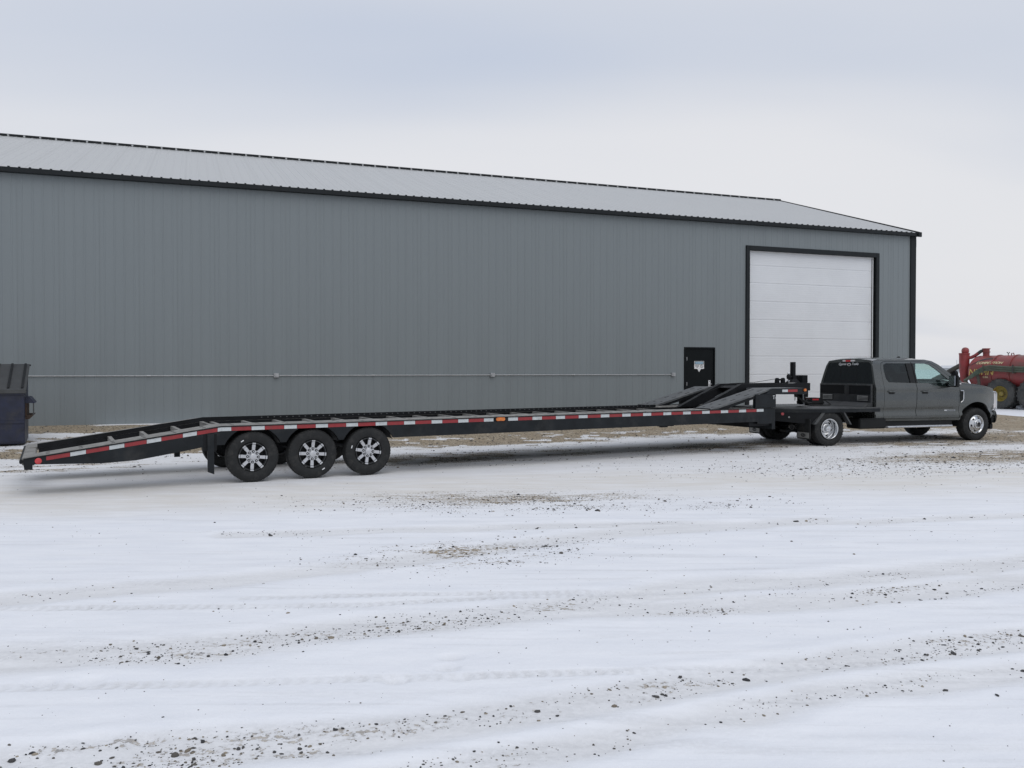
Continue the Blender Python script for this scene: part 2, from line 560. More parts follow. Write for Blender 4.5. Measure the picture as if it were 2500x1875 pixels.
def ground_fields(x, y):
    u, v = bcoord(x, y)
    # tyre-worn texture runs mostly along the yard, about parallel to the trailer
    ca, sa = math.cos(rad(14)), math.sin(rad(14))
    p, q = x * ca + y * sa, -x * sa + y * ca
    nA = fbm(p * 0.35, q * 1.3, 5, 3)
    nB = fbm(p * 1.1, q * 5.0, 5, 9)
    nC = fbm(x * 2.2, y * 2.2, 4, 21)
    nW = fbm(x * 0.7, y * 0.7, 3, 33)
    z = np.zeros_like(x)
    # yard rises to the slab of the shop, and falls away beyond its corner
    rise = sstep(-6.8, -0.6, v) * (1 - sstep(29.8, 33.5, u))
    far = sstep(0.0, 9.0, u - 31.0) * sstep(22, 34, y)
    z += 0.26 * rise - 0.20 * far
    grav = sstep(-7.6, -5.6, v + (nA - 0.5) * 3.4 + (nC - 0.5) * 1.2) * (1 - sstep(30.2, 31.2, u + (nW - 0.5) * 1.5) * sstep(-3.2, -1.6, v)) * (1 - sstep(33.5, 36, u + (nW - 0.5) * 3))
    # snow left lying on the gravel strip
    left = (1 - sstep(2.0, 6.5, u)) * sstep(0.50, 0.58, nA * 0.7 + nB * 0.3 + 0.02)
    grav *= 1 - 0.95 * left * sstep(-5.8, -4.6, v) * (1 - sstep(-2.4, -1.4, v))
    grav *= 1 - 0.9 * sstep(-0.75, -0.45, v + (nB - 0.5) * 0.5) * (1 - sstep(3.5, 6, u)) * sstep(1.0, 2.0, u)
    grav *= 1 - 0.75 * sstep(0.60, 0.66, nB) * (1 - sstep(-5.4, -4.0, v))
    # bare patches
    def patch(cx, cy, rx, ry, ang, amt, lo=0.42, hi=0.62):
        c, s_ = math.cos(rad(ang)), math.sin(rad(ang))
        dx, dy = x - cx, y - cy
        a, b = (dx * c + dy * s_) / rx, (-dx * s_ + dy * c) / ry
        k = np.exp(-(a * a + b * b) * 1.1)
        return amt * k * sstep(lo, hi, nB * 0.55 + nA * 0.2 + nC * 0.25 + 0.12 * k)
    grav = np.maximum(grav, patch(10.2, 17.2, 4.6, 1.5, 14, 0.72, 0.36, 0.60))
    grav = np.maximum(grav, patch(12.8, 22.0, 4.0, 2.2, 30, 0.85, 0.36, 0.58))
    grav = np.maximum(grav, patch(16.0, 26.5, 4.6, 2.2, 40, 1.0, 0.34, 0.52))
    grav = np.maximum(grav, patch(-0.45, 8.05, 1.1, 0.6, 14, 0.54, 0.39, 0.64))
    grav = np.maximum(grav, patch(0.0, 11.5, 3.0, 1.0, 0, 0.49, 0.39, 0.64))
    grav = np.maximum(grav, patch(-8.5, 15.0, 3.6, 1.1, 20, 0.6, 0.45, 0.62))
    grav = np.maximum(grav, patch(-1.0, 17.0, 5.0, 1.6, 24, 0.6, 0.44, 0.62))
    grav = np.maximum(grav, patch(5.0, 19.3, 3.6, 1.4, 26, 0.62, 0.42, 0.6))
    grav = np.maximum(grav, patch(9.5, 20.0, 3.5, 1.3, 18, 0.65, 0.42, 0.6))
    # packed, dirty snow of the driven lane
    dl, _ = pdist(x, y, [(-14, 10.2), (-7.0, 11.7), (-3.7, 11.9), (-0.8, 12.7), (2.2, 13.6), (5.5, 13.4), (9, 13.8), (18, 17)])
    pack = 0.85 * (1 - sstep(0.5, 2.3, dl + (nA - 0.5) * 1.2))
    pack = np.maximum(pack, 0.45 * sstep(10, 14, y) * (1 - sstep(24, 30, y)))
    dens = 0.06 + 0.10 * sstep(0.45, 0.7, nA)
    rut = np.zeros_like(x)
    for poly, hw, st in RUTS:
        d, s_ = pdist(x, y, poly)
        d = d + (nC - 0.5) * 0.16
        k = 1 - sstep(hw * 0.45, hw * 1.35, d)
        rut = np.maximum(rut, k)
        fade = 0.6 + 0.6 * vnoise(s_ * 0.7, s_ * 0 + hw * 50, 5)
        dens = np.maximum(dens, st * k * fade * (0.35 + 0.9 * sstep(0.35, 0.65, nB)))
        z += 0.006 * np.exp(-((d - hw * 1.5) / (hw * 0.35)) ** 2) * (1 - k)
    dens = np.maximum(dens, np.clip(grav * 1.5, 0, 1))
    dens = np.maximum(dens, patch(-0.3, 8.1, 1.6, 0.7, 14, 1.0, 0.3, 0.6))
    dens = np.maximum(dens, patch(0.3, 11.2, 3.4, 1.0, 0, 1.0, 0.3, 0.6))
    dens = np.maximum(dens, patch(7.5, 15.6, 5.5, 1.6, 10, 1.0, 0.25, 0.5))
    dens = np.maximum(dens, 0.5 * sstep(14, 16, y) * (1 - sstep(26, 30, y)) * sstep(0.4, 0.6, nB))
    pack = np.maximum(pack, rut * 0.30)
    near = 1 - sstep(14, 30, y)
    z += near * (-0.012 * rut + 0.006 * (nA - 0.5) + 0.012 * (nB - 0.5) * (0.5 + rut) + 0.010 * (nC - 0.5))
    tread = np.zeros_like(x)
    for poly, hw in TREADS:
        d, s_ = pdist(x, y, poly)
        blk = (0.5 + 0.5 * np.sign(np.sin(s_ * 2 * math.pi / 0.085 + d * 30)))
        k = (1 - sstep(hw * 0.8, hw * 1.1, d)) * (0.5 + 0.5 * sstep(0.35, 0.6, nC))
        tread = np.maximum(tread, k * (0.4 + 0.6 * blk))
        z -= 0.009 * k * (0.35 + 0.65 * blk) * near
    for fx, fy in FEET:
        a, b = (x - fx) / 0.075, (y - fy) / 0.06
        k = np.exp(-(a * a + b * b) ** 2)
        z -= 0.022 * k
        tread = np.maximum(tread, 0.5 * k)
    pack = np.maximum(pack, tread * 0.16)  # tread prints tinted as well, their shading put into the colour
    z += 0.03 * (fbm(x * 0.05, y * 0.05, 3, 71) - 0.5) * sstep(30, 60, y)
    # keep the standing places true
    return z, np.clip(grav, 0, 1), np.clip(pack, 0, 1), np.clip(dens, 0, 1), np.clip(np.maximum(rut * 0.42, tread), 0, 1)


def make_ground():
    ys = list(np.linspace(-30, 2.3, 14)) + list(3636.0 / np.linspace(1450, 62, 640)) + list(np.geomspace(60, 6000, 40))
    ys = np.array(sorted(set(ys)))
    nc = 860
    s = np.linspace(-1, 1, nc)
    g = 0.42 * s + 0.58 * s ** 3
    Wd = 6 + 1.6 * np.maximum(ys, 2)
    X = Wd[:, None] * g[None, :]
    Y = np.repeat(ys[:, None], nc, 1)
    z, grav, pack, dens, rut = ground_fields(X.ravel(), Y.ravel())
    nr = len(ys)
    V = np.stack([X.ravel(), Y.ravel(), z], 1).astype(np.float32)
    idx = np.arange(nr * nc).reshape(nr, nc)
    Q = np.stack([idx[:-1, :-1], idx[:-1, 1:], idx[1:, 1:], idx[1:, :-1]], -1).reshape(-1, 4)
    me = bpy.data.meshes.new('ground')
    me.vertices.add(len(V))
    me.vertices.foreach_set('co', V.ravel())
    me.loops.add(Q.size)
    me.loops.foreach_set('vertex_index', Q.ravel().astype(np.int32))
    me.polygons.add(len(Q))
    me.polygons.foreach_set('loop_start', np.arange(0, Q.size, 4, dtype=np.int32))
    me.polygons.foreach_set('use_smooth', np.ones(len(Q), dtype=bool))
    me.update(calc_edges=True)
    for nm, ar in (('grav', grav), ('pack', pack), ('dens', dens), ('rut', rut)):
        a = me.attributes.new(nm, 'FLOAT', 'POINT')
        a.data.foreach_set('value', ar.astype(np.float32))
    o = bpy.data.objects.new('ground', me)
    COL.objects.link(o)
    tag(o, 'snow covered gravel yard running out to the horizon', kind='structure')
    # material
    m = bpy.data.materials.new('snow_and_gravel')
    m.use_nodes = True
    t = m.node_tree
    L = t.links.new
    b = t.nodes['Principled BSDF']
    geo = nnew(t, 'ShaderNodeNewGeometry')
    P = geo.outputs['Position']

    def attr(n):
        a = nnew(t, 'ShaderNodeAttribute', attribute_name=n)
        return a.outputs['Fac']

    def math_(op, a, b_=None, c=None, clamp=False):
        n = nnew(t, 'ShaderNodeMath', operation=op, use_clamp=clamp)
        for i, q in enumerate((a, b_, c)):
            if q is None:
                continue
            if isinstance(q, (int, float)):
                n.inputs[i].default_value = q
            else:
                L(q, n.inputs[i])
        return n.outputs[0]

    def noise(scale, detail=5, rough=0.6, vec=None, dist=0.0):
        n = nnew(t, 'ShaderNodeTexNoise')
        n.inputs['Scale'].default_value = scale
        n.inputs['Detail'].default_value = detail
        n.inputs['Roughness'].default_value = rough
        n.inputs['Distortion'].default_value = dist
        L(vec or P, n.inputs['Vector'])
        return n.outputs[0]

    def rng(x_, a, b_, c=0.0, d=1.0, smooth=True):
        n = nnew(t, 'ShaderNodeMapRange')
        n.interpolation_type = 'SMOOTHSTEP' if smooth else 'LINEAR'
        L(x_, n.inputs[0])
        for i, q in enumerate((a, b_, c, d)):
            if isinstance(q, (int, float)):
                n.inputs[1 + i].default_value = q
            else:
                L(q, n.inputs[1 + i])
        return n.outputs[0]

    def mixc(f, a, b_):
        n = nnew(t, 'ShaderNodeMix', data_type='RGBA')
        if isinstance(f, (int, float)):
            n.inputs[0].default_value = f
        else:
            L(f, n.inputs[0])
        for i, q in ((6, a), (7, b_)):
            if isinstance(q, tuple):
                n.inputs[i].default_value = (*q, 1)
            else:
                L(q, n.inputs[i])
        return n.outputs[2]
    mp2 = nnew(t, 'ShaderNodeMapping')
    mp2.inputs['Rotation'].default_value = (0, 0, rad(-14))
    mp2.inputs['Scale'].default_value = (0.35, 1.3, 1)
    L(P, mp2.inputs[0])
    streak = mp2.outputs[0]
    aG, aP, aD = attr('grav'), attr('pack'), attr('dens')
    nf = noise(26, 7, 0.70)
    ns = noise(6, 8, 0.70, streak)

    def lines(ang, sx, sy, sc_, dist=0.4):
        q = nnew(t, 'ShaderNodeMapping')
        q.inputs['Rotation'].default_value = (0, 0, rad(-ang))
        q.inputs['Scale'].default_value = (sx, sy, 1)
        L(P, q.inputs[0])
        return noise(sc_, 5, 0.62, q.outputs[0], dist)
    tr1 = lines(16, 0.12, 1.9, 2.6)
    tr2 = lines(-7, 0.09, 1.6, 2.1)
    tr3 = lines(22, 0.16, 3.6, 3.4)
    # gravel colour: stones of mixed grey and tan
    vo = nnew(t, 'ShaderNodeTexVoronoi')
    vo.inputs['Scale'].default_value = 34
    L(P, vo.inputs['Vector'])
    vsep = nnew(t, 'ShaderNodeSeparateColor')
    L(vo.outputs['Color'], vsep.inputs[0])
    gcr = nnew(t, 'ShaderNodeValToRGB')
    ee = gcr.color_ramp.elements
    ee[0].position = 0.0
    ee[0].color = (0.055, 0.05, 0.043, 1)
    ee[1].position = 1.0
    ee[1].color = (0.56, 0.51, 0.42, 1)
    for ps, cc in ((0.15, (0.17, 0.14, 0.10, 1)), (0.5, (0.31, 0.255, 0.18, 1)), (0.85, (0.41, 0.35, 0.26, 1))):
        q = ee.new(ps)
        q.color = cc
    L(vsep.outputs[0], gcr.inputs[0])
    nlow = noise(1.1, 5, 0.6)
    gcol = mixc(rng(nlow, 0.3, 0.7, 0.0, 0.5), gcr.outputs[0], (0.25, 0.195, 0.13))
    # snow colour
    npk = noise(3.2, 6, 0.62, streak)
    scol = mixc(rng(npk, 0.3, 0.72), (0.815, 0.83, 0.86), (0.75, 0.77, 0.81))
    pk = math_('MULTIPLY', aP, rng(npk, 0.2, 0.75, 0.45, 1.15), clamp=True)
    scol = mixc(pk, scol, (0.67, 0.645, 0.60))
    # thin, driven-over snow lets the grey ground through along the tyre lines
    film = math_('MAXIMUM', math_('MAXIMUM', rng(tr1, 0.52, 0.72), math_('MULTIPLY', rng(tr2, 0.56, 0.74), 0.6)), math_('MULTIPLY', rng(tr3, 0.55, 0.72), 0.8))
    film = math_('MULTIPLY', film, rng(nf, 0.30, 0.62, 0.25, 1.0))
    film = math_('MULTIPLY', film, 0.40)
    film = math_('ADD', film, math_('MULTIPLY', rng(aD, 0.10, 0.8, 0.0, 0.26), rng(nmixA := math_('ADD', math_('MULTIPLY', nf, 0.5), math_('MULTIPLY', ns, 0.5)), 0.40, 0.58)), clamp=True)
    film = math_('ADD', film, math_('MULTIPLY', attr('rut'), rng(nf, 0.32, 0.60, 0.20, 0.50)), clamp=True)  # greys the thin snow in ruts, and paints shading into the tread prints
    scol = mixc(film, scol, (0.53, 0.535, 0.545))
    # grit showing through: amount set by 'dens', shape by noise
    thr = rng(aD, 0.0, 1.0, 0.76, 0.535, smooth=False)
    nmix = math_('ADD', math_('MULTIPLY', nf, 0.62), math_('MULTIPLY', ns, 0.38))
    grit = rng(math_('SUBTRACT', nmix, thr), -0.005, 0.035)
    grit = math_('MULTIPLY', grit, rng(aD, 0.03, 0.6, 0.10, 0.62))
    gpatch = math_('ADD', aG, math_('MULTIPLY', math_('SUBTRACT', nmix, 0.5), 3.4))
    gfac = rng(gpatch, 0.32, 0.62)
    gfac = math_('MULTIPLY', gfac, rng(aG, 0.0, 0.1))
    f = math_('MAXIMUM', gfac, grit, clamp=True)
    col = mixc(f, scol, gcol)
    # damp dark earth specks inside grit
    L(col, b.inputs['Base Color'])
    b.inputs['Roughness'].default_value = 0.75
    L(rng(f, 0, 1, 0.62, 0.92), b.inputs['Roughness'])
    b.inputs['Specular IOR Level'].default_value = 0.25
    # relief
    hs = math_('ADD', math_('MULTIPLY', noise(22, 5, 0.6), 0.5), math_('MULTIPLY', noise(70, 3, 0.5), 0.18))
    hg = math_('SUBTRACT', 1.0, vo.outputs['Distance'])
    h = math_('ADD', math_('MULTIPLY', hs, math_('SUBTRACT', 1.0, math_('MULTIPLY', f, 0.5))), math_('MULTIPLY', f, math_('MULTIPLY', hg, 0.55)))
    h = math_('SUBTRACT', h, math_('MULTIPLY', f, 0.45))
    bp = nnew(t, 'ShaderNodeBump')
    bp.inputs['Strength'].default_value = 0.55
    bp.inputs['Distance'].default_value = 0.016
    L(h, bp.inputs['Height'])
    L(bp.outputs[0], b.inputs['Normal'])
    me.materials.append(m)


make_ground()


def make_stones():
    """loose crushed stones lying on the snow and the gravel"""
    ico = []
    bm = bmesh.new()
    bmesh.ops.create_icosphere(bm, subdivisions=1, radius=1)
    base = np.array([v.co[:] for v in bm.verts])
    tri = np.array([[v.index for v in f.verts] for f in bm.faces])
    bm.free()
    pts = []
    for (y0, y1, n, wx) in ((3.2, 8.0, 90000, 0.8), (8.0, 14.5, 90000, 0.75), (14.5, 24.0, 70000, 0.7), (24, 34, 12000, 0.7)):
        y = RNG.uniform(y0, y1, n)
        x = RNG.uniform(-1, 1, n) * (y * wx + 1.0)
        z, grav, pack, dens, rut = ground_fields(x, y)
        d2 = dens ** 1.7
        if y0 < 8:
            d2 = d2 * 0.48 * (0.35 + 0.9 * sstep(0.40, 0.66, fbm(x * 2.1, y * 3.2, 3, 55))) + 0.003
        elif y0 < 14:
            d2 = d2 * 0.75 * (0.35 + 0.9 * sstep(0.40, 0.66, fbm(x * 1.5, y * 2.4, 3, 56))) + 0.003
        elif y0 < 24:
            d2 = d2 * 0.45
        else:
            d2 = d2 * 0.25
        u, v = bcoord(x, y)
        keep = (RNG.uniform(0, 1, n) < d2) & ~((v > -0.08) & (u < 30.3))
        r = 0.0022 + 0.0036 * RNG.exponential(0.7, n) + 0.008 * (RNG.uniform(0, 1, n) < 0.02)
        r = np.minimum(r, 0.030) * (1 + 0.25 * (y0 > 7) + 0.45 * (y0 > 14)) * (0.55 + 0.45 * sstep(0.05, 0.4, dens))
        pts.append(np.stack([x, y, z, r], 1)[keep])
    P = np.concatenate(pts)
    n = len(P)
    sc = RNG.uniform(0.6, 1.3, (n, 1, 3)) * np.array([1.15, 0.95, 0.62])
    jit = 1 + RNG.uniform(-0.28, 0.28, (n, len(base), 1))
    V = base[None] * sc * jit * P[:, None, 3:4]
    a = RNG.uniform(0, 2 * math.pi, n)
    ca, sa = np.cos(a)[:, None], np.sin(a)[:, None]
    Vx = V[..., 0] * ca - V[..., 1] * sa
    Vy = V[..., 0] * sa + V[..., 1] * ca
    Vz = V[..., 2]
    V = np.stack([Vx + P[:, None, 0], Vy + P[:, None, 1], Vz + P[:, None, 2] + P[:, None, 3] * 0.12], -1).reshape(-1, 3)
    F = (tri[None] + (np.arange(n) * len(base))[:, None, None]).reshape(-1, 3)
    me = bpy.data.meshes.new('loose_stones')
    me.vertices.add(len(V))
    me.vertices.foreach_set('co', V.astype(np.float32).ravel())
    me.loops.add(F.size)
    me.loops.foreach_set('vertex_index', F.astype(np.int32).ravel())
    me.polygons.add(len(F))
    me.polygons.foreach_set('loop_start', np.arange(0, F.size, 3, dtype=np.int32))
    me.update(calc_edges=True)
    tone = np.repeat(RNG.uniform(0, 1, n), len(base)).astype(np.float32)
    at = me.attributes.new('tone', 'FLOAT', 'POINT')
    at.data.foreach_set('value', tone)
    m = bpy.data.materials.new('crushed_stone')
    m.use_nodes = True
    t = m.node_tree
    b = t.nodes['Principled BSDF']
    b.inputs['Roughness'].default_value = 0.85
    b.inputs['Specular IOR Level'].default_value = 0.3
    an = nnew(t, 'ShaderNodeAttribute', attribute_name='tone')
    cr_ = nnew(t, 'ShaderNodeValToRGB')
    ee = cr_.color_ramp.elements
    ee[0].color = (0.035, 0.036, 0.04, 1)
    ee[1].color = (0.34, 0.30, 0.24, 1)
    for ps, cc in ((0.45, (0.075, 0.074, 0.073, 1)), (0.75, (0.135, 0.12, 0.10, 1)), (0.92, (0.21, 0.18, 0.14, 1))):
        q = ee.new(ps)
        q.color = cc
    t.links.new(an.outputs['Fac'], cr_.inputs[0])
    t.links.new(cr_.outputs[0], b.inputs['Base Color'])
    me.materials.append(m)
    o = bpy.data.objects.new('loose_stones', me)
    COL.objects.link(o)
    tag(o, 'loose dark crushed stones scattered over the snowy yard', 'gravel', kind='stuff')


make_stones()


def gz(x, y):
    return float(ground_fields(np.array([float(x)]), np.array([float(y)]))[0][0])


# ------------------------------------------------------------------ the metal shop building
EAVE, RIDGE_Z, RIDGE_Y, BL, BR = 6.90, 9.80, 8.25, -10.6, 30.20


def make_building():
    B = empty('metal_shop_building', (BO[0], BO[1], 0), (0, 0, BA))
    tag(B, 'long grey steel shop with ribbed walls, shallow pitched roof and black trim', 'building')
    F0 = 0.22          # foot of the cladding
    D0, D1, DT = 19.96, 21.10, 2.47         # man door opening
    O0, O1, OT = 22.42, 28.42, 6.15         # overhead door opening with trim
    # structural core behind the cladding
    poly = [(BL, 0), (D0, 0), (D0, DT), (D1, DT), (D1, 0), (O0, 0), (O0, OT), (O1, OT), (O1, 0), (BR, 0), (BR, EAVE), (BL, EAVE)]
    poly = [(a, b - 0.3 if b == 0 else b) for a, b in poly]
    MB().prism(poly, 0.004, 0.16).build('wall_core', M_WALL, B)
    # other three walls
    gab = [(0.16, -0.3), (2 * RIDGE_Y, -0.3), (2 * RIDGE_Y, EAVE), (RIDGE_Y, RIDGE_Z - 0.12), (0.16, EAVE)]
    MB().prism(gab, BR - 0.16, BR - 0.01, 'x').build('gable_wall', M_WALL, B)
    MB().prism(gab, BL + 0.01, BL + 0.16, 'x').build('gable_wall', M_WALL, B)
    box('back_wall', M_WALL, B, BL, BR, 2 * RIDGE_Y - 0.15, 2 * RIDGE_Y, -0.3, EAVE)
    MB().box(BL - 0.02, D0 - 0.06, -0.045, 0.0, -0.3, F0 - 0.03).box(D1 + 0.06, O0 - 0.01, -0.045, 0.0, -0.3, F0 - 0.03).box(O1 + 0.01, BR, -0.045, 0.0, -0.3, F0 - 0.03).build('base_strip', M_TRIM, B)  # black strip along the foot of the long wall
    # wall cladding: ribbed sheets, four ribs each
    PW, RP = 0.976, 0.244

    def sheet(x0, x1, z0, z1):
        pr = [(x0, 0.0)]
        r = x0
        k = 0
        while r < x1 - 1e-6:
            c = r + RP * 0.5
            for dx, h in ((-0.024, 0.0), (-0.010, 0.008), (0.010, 0.008), (0.024, 0.0)):
                if x0 < c + dx < x1:
                    pr.append((c + dx, -h))
            # two faint stiffening beads between ribs
            r += RP
            k += 1
        pr.append((x1 - 0.005, 0.0))
        mb = MB()
        n = len(pr)
        vv = [(a, b - 0.003, z0) for a, b in pr] + [(a, b - 0.003, z1) for a, b in pr]
        ff = [(i, i + 1, i + 1 + n, i + n) for i in range(n - 1)]
        mb.add(vv, ff)
        return mb
    full = None
    x = 30.0 - PW * 41
    i = 0
    while x < 30.0 - 1e-6:
        a, b = x, x + PW
        cuts = []
        for (c0, c1, ct) in ((D0 - 0.055, D1 + 0.055, DT + 0.055), (O0 - 0.005, O1 + 0.005, OT + 0.005)):
            if b > c0 + 1e-4 and a < c1 - 1e-4:
                cuts.append((c0, c1, ct))
        if not cuts:
            if full is None:
                full = sheet(0, PW, F0, EAVE).build('wall_panel', M_WALL, B, smooth=0, weld=False)
                full.location = (a, 0, 0)
            else:
                inst(full, 'wall_panel', B, (a, 0, 0))
        else:
            segs = [(a, b, F0)]
            for c0, c1, ct in cuts:
                ns = []
                for (s0, s1, zb) in segs:
                    if s1 <= c0 or s0 >= c1:
                        ns.append((s0, s1, zb))
                        continue
                    if s0 < c0 - 1e-3:
                        ns.append((s0, c0, zb))
                    ns.append((max(s0, c0), min(s1, c1), ct))
                    if s1 > c1 + 1e-3:
                        ns.append((c1, s1, zb))
                segs = ns
            mb = MB()
            for s0, s1, zb in segs:
                # keep ribs on the common rhythm
                pr = [(s0, 0.0)]
                c = a + RP * 0.5
                while c < b:
                    for dx, h in ((-0.024, 0.0), (-0.010, 0.008), (0.010, 0.008), (0.024, 0.0)):
                        if s0 < c + dx < s1:
                            pr.append((c + dx, -h))
                    c += RP
                pr.append((s1 - (0.005 if abs(s1 - b) < 1e-6 else 0), 0.0))
                n = len(pr)
                mb.add([(p, q - 0.003, zb) for p, q in pr] + [(p, q - 0.003, EAVE) for p, q in pr], [(k, k + 1, k + 1 + n, k + n) for k in range(n - 1)])
            mb.build('wall_panel', M_WALL, B, smooth=0, weld=False)
        x += PW
    # corner trim
    MB().box(29.955, 30.225, -0.05, -0.004, F0 - 0.05, 7.0).box(30.19, 30.225, -0.003, 0.30, F0 - 0.05, 7.0).build('corner_trim', M_TRIM, B, bevel=0.006)
    # roof sheets
    ey, ez = -0.16, 7.00
    sl = math.hypot(RIDGE_Y - ey, RIDGE_Z - ez)
    ang = math.atan2(RIDGE_Z - ez, RIDGE_Y - ey)
    first = None
    x = 30.22 - PW * 42
    for k in range(42):
        if first is None:
            pr = [(0, 0)]
            for q in range(4):
                c = RP * (q + 0.5)
                pr += [(c - 0.03, 0), (c - 0.012, 0.009), (c + 0.012, 0.009), (c + 0.03, 0)]
            pr.append((PW - 0.004, 0))
            n = len(pr)
            vv = [(a, 0, h) for a, h in pr] + [(a, sl, h) for a, h in pr]
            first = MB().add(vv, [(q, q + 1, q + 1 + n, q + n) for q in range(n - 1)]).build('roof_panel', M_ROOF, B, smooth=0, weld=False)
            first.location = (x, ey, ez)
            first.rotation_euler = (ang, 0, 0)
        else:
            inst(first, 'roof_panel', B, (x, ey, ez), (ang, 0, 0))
        x += PW
    # roof deck underneath, and the far slope
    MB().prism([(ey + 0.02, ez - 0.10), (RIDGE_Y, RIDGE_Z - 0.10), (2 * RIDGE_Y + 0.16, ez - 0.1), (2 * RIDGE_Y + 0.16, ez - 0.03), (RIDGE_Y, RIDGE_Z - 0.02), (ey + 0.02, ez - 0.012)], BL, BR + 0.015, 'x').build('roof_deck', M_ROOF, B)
    # eave trim with the rib closures on top of it
    mb = MB().prism([(ey - 0.035, 6.87), (ey - 0.035, ez - 0.012), (ey - 0.005, ez - 0.010), (-0.02, ez - 0.02), (-0.02, 6.87)], BL, 30.26, 'x')
    mb.build('eave_trim', M_TRIM, B)
    mb = MB()
    c = 30.22 - PW * 42 + RP * 0.5
    while c < 30.2:
        mb.box(c - 0.026, c + 0.026, ey - 0.03, ey + 0.03, ez - 0.011, ez + 0.018)
        c += RP
    tag(mb.build('rib_closures', M_TRIM, B, smooth=0), kind='stuff')
    # gable rake trim
    MB().prism([(ey - 0.04, ez - 0.14), (RIDGE_Y, RIDGE_Z - 0.14), (RIDGE_Y, RIDGE_Z + 0.035), (ey - 0.04, ez + 0.035)], 30.221, 30.265, 'x').build('rake_trim', M_TRIM, B)
    MB().box(30.12, 30.29, ey - 0.10, ey - 0.036, 6.84, 7.02).build('gutter_end', M_TRIM, B, bevel=0.01)
    # ridge: dark vent strip broken by the light rib ends
    MB().box(BL, 30.26, RIDGE_Y - 0.13, RIDGE_Y + 0.13, RIDGE_Z - 0.02, RIDGE_Z + 0.045).build('ridge_cap', M_TRIM, B)
    mb = MB()
    c = 30.22 - PW * 42 + RP * 0.5
    while c < 30.2:
        mb.box(c - 0.03, c + 0.03, RIDGE_Y - 0.15, RIDGE_Y - 0.131, RIDGE_Z - 0.03, RIDGE_Z + 0.022)
        c += RP * 2
    tag(mb.build('ridge_clips', M_ROOF, B, smooth=0), kind='stuff')
    # overhead door: black surround, white insulated sections
    od = empty('overhead_door', (0, 0, 0), parent=B)
    MB().box(O0, O0 + 0.15, -0.055, -0.008, F0 - 0.05, OT).box(O1 - 0.15, O1, -0.055, -0.008, F0 - 0.05, OT).box(O0 + 0.151, O1 - 0.151, -0.055, -0.008, OT - 0.165, OT).build('surround', M_TRIM, od, bevel=0.005)
    MB().box(O0 + 0.002, O0 + 0.12, -0.006, 0.22, 0.2, OT - 0.02).box(O1 - 0.12, O1 - 0.002, -0.006, 0.30, 0.2, OT - 0.02).box(O0 + 0.121, O1 - 0.121, -0.006, 0.22, OT - 0.15, OT - 0.02).build('jamb', M_TRIM, od)
    MB().box(O0 + 0.151, O1 - 0.18, 0.06, 0.075, OT - 0.20, OT - 0.166).box(O1 - 0.235, O1 - 0.205, 0.05, 0.07, 0.25, OT - 0.2).build('weather_seal', M_WHITE, od)
    zt = [0.24, 0.905, 1.565, 2.225, 2.88, 3.54, 4.195, 4.85, 5.475, 6.0]
    for a, b in zip(zt[:-1], zt[1:]):
        mb = MB()
        n = 8
        pr = [(0.112, a + 0.0005), (0.104, a + 0.006)]
        for k in range(n):
            z0_ = a + 0.02 + (b - a - 0.04) * k / n
            z1_ = a + 0.02 + (b - a - 0.04) * (k + 1) / n
            pr += [(0.10, z0_ + 0.006), (0.10, z1_ - 0.006), (0.1035, z1_)]
        pr += [(0.104, b - 0.006), (0.112, b - 0.0005), (0.17, b - 0.0005), (0.17, a + 0.0005)]
        mb.prism(pr, O0 + 0.14, O1 - 0.24, 'x')
        mb.build('section', M_DOORW, od, smooth=0)
    box('dark_backing', M_TRIM, od, O0 + 0.1, O1 - 0.1, 0.19, 0.21, 0.2, 6.1)
    # man door
    d = empty('man_door', parent=B)
    MB().box(D0 - 0.05, D0, -0.035, 0.02, 0.26, DT).box(D1, D1 + 0.05, -0.035, 0.02, 0.26, DT).box(D0 - 0.05, D1 + 0.05, -0.0352, 0.02, DT, DT + 0.05).build('frame', M_DOORB, d, bevel=0.004)
    box('leaf', M_DOORB, d, D0 + 0.006, D1 - 0.006, 0.0, 0.045, 0.30, DT - 0.006, bevel=0.004)
    for zz in (0.55, 1.25, 2.12):
        box('hinge', M_GALV, d, D0 + 0.05, D0 + 0.072, -0.012, -0.001, zz - 0.06, zz + 0.06, bevel=0.003)
    MB().tube([(D1 - 0.11, -0.001, 1.24), (D1 - 0.11, -0.05, 1.24), (D1 - 0.22, -0.05, 1.24)], 0.012).build('handle', M_GALV, d)
    box('sill', M_CONC, d, D0 - 0.2, D1 + 0.2, -0.9, -0.046, 0.0, 0.29, bevel=0.01)
    # conduit with junction boxes
    c = MB()
    c.tube([(-4, -0.038, 1.575), (19.40, -0.038, 1.575)], 0.013, 8)
    for xx in (2.9, 9.1, 15.7):
        c.tube([(xx - 0.05, -0.038, 1.575), (xx + 0.05, -0.038, 1.575)], 0.02, 8)
    cd = c.build('conduit', M_GALV, B)
    for xx in (6.29, 12.90, 19.46):
        MB().box(xx - 0.075, xx + 0.065, -0.085, -0.012, 1.52, 1.64).box(xx - 0.05, xx + 0.0, -0.098, -0.086, 1.55, 1.61).build('junction_box', M_GALV, cd, bevel=0.008)
    # wall pack lamp on the gable corner
    wl = MB().box(30.226, 30.33, 0.02, 0.30, 6.46, 6.80).build('wall_lamp', M_GALV, B, bevel=0.03)
    box('bracket', M_TRIM, wl, 30.23, 30.27, 0.1, 0.2, 6.36, 6.455)
    # apron slab in front of the overhead door
    box('door_apron', M_CONC, B, O0, O1, -0.9, -0.056, 0.0, 0.235, bevel=0.01)
    # signs on the man door
    s = empty('warning_sign', (BO[0] + 20.51 * BUX, BO[1] + 20.51 * BUY, 0), (0, 0, BA))
